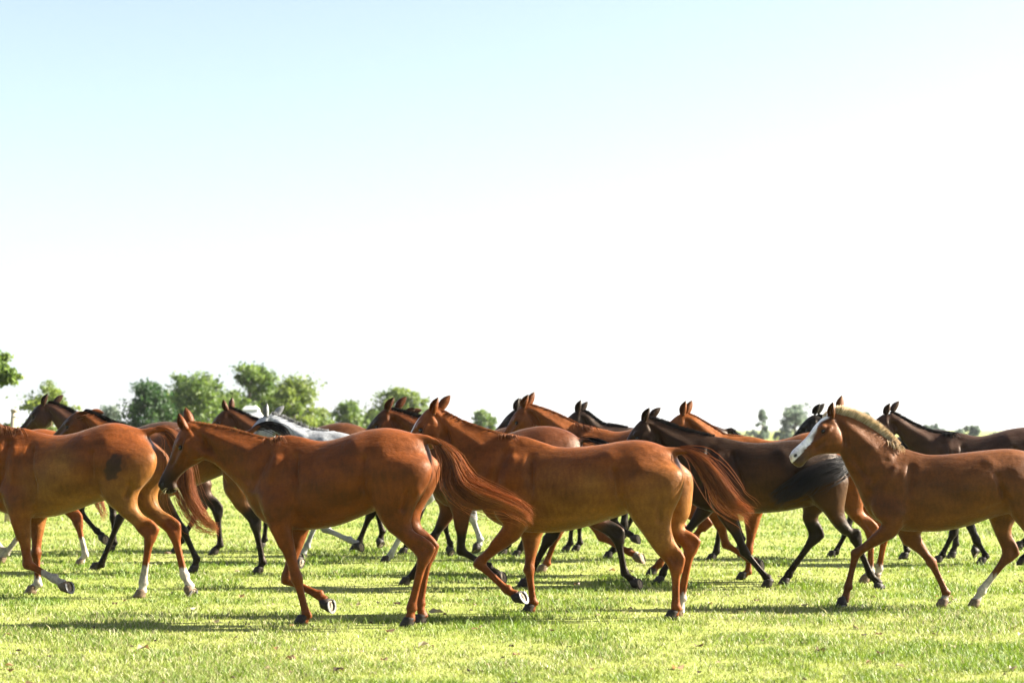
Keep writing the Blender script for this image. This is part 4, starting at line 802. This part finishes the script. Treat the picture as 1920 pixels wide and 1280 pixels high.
# ------------------------------------------------------------------ ground
def m_ground():
    m, N, L, B = mat('meadow_turf')
    tc = N.new('ShaderNodeTexCoord')
    def noise(s, d, sc_=(1, 1, 1)):
        mp = N.new('ShaderNodeMapping'); mp.inputs['Scale'].default_value = sc_
        L.new(tc.outputs['Object'], mp.inputs[0])
        n = N.new('ShaderNodeTexNoise'); n.inputs['Scale'].default_value = s; n.inputs['Detail'].default_value = d
        L.new(mp.outputs[0], n.inputs['Vector']); return n
    n1 = noise(.35, 6); n2 = noise(4.5, 6); n3 = noise(45, 4)
    c1 = N.new('ShaderNodeValToRGB'); e = c1.color_ramp.elements
    e[0].position = .30; e[0].color = (.11, .15, .020, 1); e[1].position = .72; e[1].color = (.23, .225, .075, 1)
    x = c1.color_ramp.elements.new(.5); x.color = (.17, .195, .042, 1)
    a = N.new('ShaderNodeMath'); a.operation = 'MULTIPLY_ADD'; a.inputs[1].default_value = .55; L.new(n2.outputs[0], a.inputs[0])
    b = N.new('ShaderNodeMath'); b.operation = 'MULTIPLY'; b.inputs[1].default_value = .45; L.new(n1.outputs[0], b.inputs[0]); L.new(b.outputs[0], a.inputs[2])
    L.new(a.outputs[0], c1.inputs[0])
    mr = N.new('ShaderNodeMapRange'); mr.inputs[1].default_value = .25; mr.inputs[2].default_value = .75; mr.inputs[3].default_value = .6; mr.inputs[4].default_value = 1.3
    L.new(n3.outputs[0], mr.inputs[0])
    mx = N.new('ShaderNodeMix'); mx.data_type = 'RGBA'; mx.blend_type = 'MULTIPLY'; mx.inputs[0].default_value = 1
    L.new(c1.outputs[0], mx.inputs[6]); L.new(mr.outputs[0], mx.inputs[7]); L.new(mx.outputs[2], B.inputs['Base Color'])
    B.inputs['Roughness'].default_value = .9; B.inputs['Specular IOR Level'].default_value = .15
    bp = N.new('ShaderNodeBump'); bp.inputs['Strength'].default_value = .6; bp.inputs['Distance'].default_value = .03
    L.new(n3.outputs[0], bp.inputs['Height']); L.new(bp.outputs[0], B.inputs['Normal'])
    return m
gg = Geo()
NXG = 24
vv, ff = [], []
ys = [-60, -10, 0, 10, 20, 40, 80, 160, 320, 640, 1300, 2600, 4200]
xs = [-2600, -900, -300, -100, -40, -15, 0, 15, 40, 100, 300, 900, 2600]
for y in ys:
    for x in xs: vv.append((x, y, 0))
for i in range(len(ys) - 1):
    for j in range(len(xs) - 1):
        q = i * len(xs) + j; ff.append((q, q + 1, q + 1 + len(xs), q + len(xs)))
ground = mesh_obj('ground', vv, ff, m_ground(), None, False)
tag(ground, kind='structure')

# ------------------------------------------------------------------ grass (countless blades: one object)
def vnoise(x, y, s, seed):
    r = np.random.default_rng(seed); G = r.random((256, 256))
    u, v = x * s + 40, y * s + 40; i, j = np.floor(u).astype(int), np.floor(v).astype(int); a, b = u - i, v - j
    a = a * a * (3 - 2 * a); b = b * b * (3 - 2 * b); g = lambda p, q: G[p % 256, q % 256]
    return (g(i, j) * (1 - a) + g(i + 1, j) * a) * (1 - b) + (g(i, j + 1) * (1 - a) + g(i + 1, j + 1) * a) * b
def grass():
    NB = 470000
    q = rng.random(NB); y0, y1 = 9.8, 62.0
    d = 1 / (1 / y0 - q * (1 / y0 - 1 / y1)) ; d = d * (1 + rng.normal(0, .012, NB))
    x = (rng.random(NB) * 2 - 1) * (d * .285 + 1.6)
    pn = .6 * vnoise(x, d, 1.7, 3) + .4 * vnoise(x, d, 5.5, 4)
    big = vnoise(x, d, .45, 5)
    keep = rng.random(NB) < .45 + .9 * sstep(.3, .7, pn)
    x, d, pn, big = x[keep], d[keep], pn[keep], big[keep]; n = len(x)
    h = .60 * (.022 + .040 * sstep(.35, .75, pn) * (.4 + rng.random(n)) + .018 * rng.random(n)) * (1 + .012 * (d - 15))
    tall = rng.random(n) < .012; h[tall] *= 2.0
    w = .0030 * (.6 + .8 * rng.random(n)) * np.clip(d / 13, 1, 4.0)
    az = rng.random(n) * 2 * PI; ln = h * (.35 + .9 * rng.random(n)); la = rng.random(n) * 2 * PI
    cx, sx = np.cos(az) * w, np.sin(az) * w; lx, ly = np.cos(la) * ln, np.sin(la) * ln
    z0 = -.004
    V = np.empty((n, 5, 3))
    V[:, 0] = np.stack([x - cx, d - sx, np.full(n, z0)], 1); V[:, 1] = np.stack([x + cx, d + sx, np.full(n, z0)], 1)
    V[:, 2] = np.stack([x + cx * .75 + lx * .35, d + sx * .75 + ly * .35, h * .6], 1); V[:, 3] = np.stack([x - cx * .75 + lx * .35, d - sx * .75 + ly * .35, h * .6], 1)
    V[:, 4] = np.stack([x + lx, d + ly, h], 1)
    b = np.arange(n)[:, None] * 5
    tri = np.concatenate([b + [0, 1, 2], b + [0, 2, 3], b + [3, 2, 4]], 0).astype(np.int32)
    g1, g2, st = np.array((.098, .152, .020)), np.array((.188, .209, .050)), np.array((.31, .29, .15))
    m_ = np.clip(.9 * (1 - sstep(.3, .75, pn)) + .3 * (big - .3) + .25 * (rng.random(n) - .5), 0, 1)[:, None]
    c = g1 * (1 - m_) + g2 * m_
    dry = (rng.random(n) < .07 + .18 * sstep(.45, .8, big))[:, None]; c = np.where(dry, st * (.6 + .5 * rng.random((n, 1))), c)
    c = c * (.8 + .4 * rng.random((n, 1)))
    o = mesh_obj('grass', V.reshape(-1, 3), tri, M_GRASS, None, False, np.repeat(c, 5, axis=0))
    tag(o, 'short sunlit pasture grass, patchy and partly dry', 'grass', kind='stuff')
grass()
def litter():
    n = 240; d = 1 / (1 / 10.5 - rng.random(n) * (1 / 10.5 - 1 / 26)); x = (rng.random(n) * 2 - 1) * (d * .27 + .3)
    V = []; F = []; C = []
    for i in range(n):
        r = .012 + .022 * rng.random() ** 2; a = rng.random() * 6.28; el = 1 + rng.random(); z = .012 + .02 * rng.random(); b = len(V)
        for j in range(6):
            t = j / 6 * 6.28; px, py = math.cos(t) * r * el, math.sin(t) * r
            V.append((x[i] + px * math.cos(a) - py * math.sin(a), d[i] + px * math.sin(a) + py * math.cos(a), z + r * .7 * math.sin(2 * t + i)))
        F.append(tuple(range(b, b + 6))); c = ((.10, .06, .03), (.20, .13, .06), (.26, .21, .13), (.05, .035, .02))[int(rng.integers(4))]
        C += [c] * 6
    o = mesh_obj('leaf_litter', V, F, M_GRASS, None, False, np.array(C)); tag(o, 'dead leaves and droppings scattered in the grass', 'leaf litter', kind='stuff')
litter()

# ------------------------------------------------------------------ trees
def tree(x, wpx, ytop, d, label, cols, n=5200, leaf=.11, ybot=812, gaps=.35, lobes=9, seed=1, name='broadleaf_tree', trunk_h=None, narrow=1.0, group=None, clumps=110):
    r = np.random.default_rng(seed); X = at(x, d); top = ht(ytop, d); W = wpx / FPX * d / 2; bot = max(.3, ht(ybot, d))
    root = bpy.data.objects.new(name, None); COL.objects.link(root); root.location = (X, d, 0)
    tag(root, label, 'tree' if 'shrub' not in name and 'bush' not in name else 'bush', group)
    H = top - bot; cz = bot + H * .5
    # clumps of leaves fill an uneven crown
    nb_ = lobes
    lb = [(0, 0, top - .32 * min(W, H), .36 * min(W, H * .55))]
    for i in range(nb_):
        u = (i + r.random()) / nb_; z = bot + H * u * .92
        ww = W * min(1.0, (1.08 - max(0, u - .35) ** 1.5 * 1.45)) * narrow; q = r.uniform(-1, 1)
        rad = (.28 + .20 * r.random()) * min(W, H * .6)
        lb.append((q * max(.0, ww - rad * .9), r.uniform(-.6, .6) * W, min(z, top - rad * .9), rad))
    lb = np.array(lb)
    ci = r.integers(0, len(lb), clumps); dv = r.normal(size=(clumps, 3)); dv /= np.linalg.norm(dv, axis=1, keepdims=True)
    cc = lb[ci, :3] + dv * (lb[ci, 3] * (.25 + 1.0 * r.random(clumps) ** .7))[:, None]
    cc[:, 2] = np.minimum(cc[:, 2], top - .02 * H)
    cr = lb[ci, 3] * (.14 + .34 * r.random(clumps) ** 1.5); cb = r.random(clumps)
    li = r.integers(0, clumps, n); lv = r.normal(size=(n, 3)) * .72
    P = cc[li] + lv * cr[li][:, None] * np.array((1.15, 1.15, .7))
    sz = leaf * (.5 + .9 * r.random(n)); a = r.normal(size=(n, 3)); a /= np.linalg.norm(a, axis=1, keepdims=True)
    b = np.cross(a, r.normal(size=(n, 3))); b /= np.linalg.norm(b, axis=1, keepdims=True)
    a = a * sz[:, None]; b = b * (sz * .55)[:, None]
    V = np.stack([P - a, P + b * .9 - a * .1, P + a, P - b * .9 + a * .1], 1).reshape(-1, 3)
    F = (np.arange(n)[:, None] * 4 + np.arange(4)).astype(np.int32)
    c0, c1 = np.array(cols[0]), np.array(cols[1]); m_ = np.clip(cb[li] * .75 + .35 * (r.random(n) - .2), 0, 1)[:, None]
    C = np.repeat((c0 * (1 - m_) + c1 * m_) * (.8 + .4 * r.random((n, 1))), 4, axis=0)
    mesh_obj('crown', V, F, M_LEAF, root, False, C)
    g = Geo(); tr_ = .035 * H + .04
    pts = [(0, 0, -.1), (.02 * W, 0, bot * .6 + .3), (-.05 * W, 0, bot + H * .35), (.02 * W, 0, bot + H * .75)]
    g.tube(pts, (tr_ * 1.3, tr_, tr_ * .7, tr_ * .2), 8)
    for q in lb[:7]:
        g.tube([(-.03 * W, 0, bot + H * .15 + .2 * (q[2] - bot)), (q[0] * .5, q[1] * .5, lerp(bot + H * .2, q[2], .6)), q[:3]], (tr_ * .5, tr_ * .35, tr_ * .12), 6)
    g.obj('trunk', M_BARK, root)
    return root
GR = ((.034, .070, .016), (.132, .180, .038)); GB = ((.056, .094, .020), (.180, .218, .048)); GD_ = ((.015, .042, .016), (.050, .086, .027)); G_HAZE = ((.075, .105, .082), (.135, .165, .118))  # last pair: pale bluish leaf colours with distance haze painted in
tree(-40, 150, 650, 45, 'leafy tree cut off by the left edge, highest foliage at the far left', GR, 7000, .075, 745, seed=3, lobes=12, clumps=170)
tree(15, 110, 790, 75, 'low bright bush behind the wooden post at the far left', GB, 3000, .08, 850, seed=4, name='bush', clumps=120)
tree(100, 130, 716, 75, 'sparse light green sapling above the dark horse head at left', GB, 3800, .075, 840, seed=5, lobes=12, clumps=90, name='sapling', narrow=.9)
tree(208, 84, 762, 150, 'pale distant bush right of the two dark heads', G_HAZE, 4200, .12, 850, seed=6, name='bush', clumps=140)
tree(285, 120, 720, 80, 'dark green dense tree behind the ears of the low-headed chestnut', GD_, 12000, .075, 850, seed=7, lobes=16, clumps=300)
tree(374, 190, 700, 98, 'broad mid green tree right of the dark green one', GR, 13000, .10, 850, seed=8, lobes=18, clumps=300)
tree(332, 90, 732, 103, 'yellow-green tree wedged between the dark tree and the broad tree', GB, 6000, .10, 850, seed=31, lobes=14, clumps=160)
tree(432, 96, 734, 110, 'green tree wedged between the broad tree and the tallest tree', GR, 6000, .11, 850, seed=34, lobes=14, clumps=160)
tree(514, 84, 728, 108, 'bright tree wedged between the tallest tree and the feathery tree', GB, 6000, .11, 850, seed=35, lobes=14, clumps=160)
tree(602, 60, 768, 118, 'low pale scrub right of the feathery tree', GB, 3500, .12, 850, seed=32, lobes=10, name='bush', clumps=90)
tree(702, 110, 768, 140, 'low scrub joining the small round tree and the airy tree', GR, 5000, .14, 850, seed=33, lobes=10, name='bush', clumps=110)
tree(470, 118, 682, 100, 'tallest tree of the left clump, airy crown with its stem showing', GR, 6500, .10, 790, seed=9, lobes=9, clumps=110)
tree(440, 190, 742, 106, 'low bright thicket under the tallest tree', GB, 10000, .11, 850, seed=19, lobes=16, name='bush', clumps=220)
tree(552, 150, 706, 90, 'bright feathery tree above the grey horse', GB, 10000, .09, 850, seed=10, lobes=15, clumps=220)
tree(655, 100, 755, 125, 'small round tree left of the dark-faced bay', GR, 6000, .11, 850, seed=11, clumps=170)
tree(750, 140, 725, 135, 'airy tree behind the ears of the dark-faced bay', GB, 6500, .13, 850, seed=12, lobes=11, clumps=130)
tree(905, 64, 772, 170, 'small lone tree above the neck of the striped chestnut', GR, 4200, .15, 850, seed=13, clumps=140)
tree(1429, 26, 768, 210, 'slim upright poplar on the right horizon', G_HAZE, 2200, .17, 850, seed=14, lobes=12, clumps=80, name='poplar_tree')
tree(1492, 90, 761, 230, 'hazy broad tree beside the slim poplar', G_HAZE, 6500, .22, 860, seed=15, lobes=13, clumps=160)
tree(1400, 130, 807, 300, 'low hazy thicket left of the slim poplar', G_HAZE, 5000, .28, 850, seed=16, name='bush', lobes=14)
tree(1622, 40, 774, 240, 'tree top peeping over the pale bristly mane', G_HAZE, 2500, .22, 850, seed=17)
tree(1748, 52, 795, 250, 'small hazy tree above the neck of the right-hand dark brown horse', G_HAZE, 2600, .23, 850, seed=18, clumps=80)
tree(1822, 68, 798, 250, 'rounded hazy bush above the dark brown withers', G_HAZE, 3600, .23, 850, seed=20, name='bush')
tree(1864, 22, 811, 260, 'tiny hazy bush nearest the right edge', G_HAZE, 1300, .22, 850, seed=21, name='bush', clumps=50)

# ------------------------------------------------------------------ fence post at the left
d = 33.0; px = at(28, d)
post = bpy.data.objects.new('wooden_post', None); COL.objects.link(post); post.location = (px, d, 0)
tag(post, 'tall pale wooden post standing in the grass at the far left', 'post')
g = Geo(); H_ = ht(771, d); lean = (at(17, d) - px)
g.tube([(lean, 0, -.1), (lean * .6, 0, H_ * .4), (0, 0, H_)], (.062, .060, .056), 10); g.obj('shaft', M_WOOD, post)
g = Geo(); g.tube([(0, 0, H_ - .005), (0, 0, H_ + .035)], (.07, .066), 10); g.obj('cap', M_WOOD, post)
g = Geo(); g.tube([(-.03, -.06, H_ - .09), (.13, -.07, H_ - .11)], (.012, .010), 8); g.obj('insulator', M_METAL, post)

# ------------------------------------------------------------------ white canopy among the trees
d = 84.0; cxm = at(471, d)
can = bpy.data.objects.new('canopy', None); COL.objects.link(can); can.location = (cxm, d, 0)
tag(can, 'white two-tier canopy roof under the trees, above the brown horse\'s neck', 'canopy')
z1, z2 = ht(783, d), ht(770, d); z3 = ht(761, d); w1, w2 = 20 / FPX * d * 1.15, 15 / FPX * d
def hip(w0, w1_, za, zb, name):
    g = Geo(); rr = []
    for w, z in ((w0, za - .06), (w0, za), (w1_, zb), (w1_ * .98, zb + .02)): rr.append([(-w, -w * .8, z), (w, -w * .8, z), (w, w * .8, z), (-w, w * .8, z)])
    g.loft(rr); return g.obj(name, M_WHITE, can, False)
hip(w1, w2 * .9, z1, z2, 'lower_roof'); hip(w2, w2 * .6, z2 + .06, z3, 'upper_roof')
for sx in (-1, 1):
    for sy in (-1, 1):
        g = Geo(); g.tube([(sx * w1 * .92, sy * w1 * .72, -.05), (sx * w1 * .92, sy * w1 * .72, z1 - .06)], (.04, .04), 8); g.obj('post', M_METAL, can)

# ------------------------------------------------------------------ grass stems in a mouth
rootB, hpB, kB = HP['B']
mw = Matrix.Translation(rootB.location) @ Matrix.Rotation(rootB.rotation_euler[2], 4, 'Z')
p = mw @ Vector(hpB(.93, .115, .035)); R = random.Random(5); st_, rr_, cc_ = [], [], []
for i in range(7):
    l = R.uniform(.06, .17); a = Vector((R.uniform(-.5, .7), R.uniform(-.6, .1), 0)); q0 = Vector((R.uniform(-.03, .05), 0, R.uniform(-.01, .02)))
    st_.append([np.array(q0 + a * l * t + Vector((0, 0, .02 * t - R.uniform(.3, 1.0) * l * t * t))) for t in (0, .3, .6, 1)]); rr_.append(.003)
    cc_.append(np.array((.26, .23, .10)) * R.uniform(.6, 1.2))
gs = hair_mesh('grass_stems', st_, rr_, cc_, None); gs.location = p
tag(gs, 'pale grass stems hanging from the muzzle of the low-headed chestnut', 'grass stems')

# ------------------------------------------------------------------ summer haze over the plain
m = bpy.data.materials.new('haze'); m.use_nodes = True; N = m.node_tree.nodes; N.remove(N['Principled BSDF'])
pv = N.new('ShaderNodeVolumePrincipled'); pv.inputs['Color'].default_value = (.90, .95, 1, 1); pv.inputs['Density'].default_value = .00011; pv.inputs['Anisotropy'].default_value = .2
m.node_tree.links.new(pv.outputs[0], N['Material Output'].inputs['Volume'])
g = Geo(); g.box((0, 2060, 14), (2700, 2200, 16)); hz = g.obj('haze', m, None, False); tag(hz, kind='stuff')
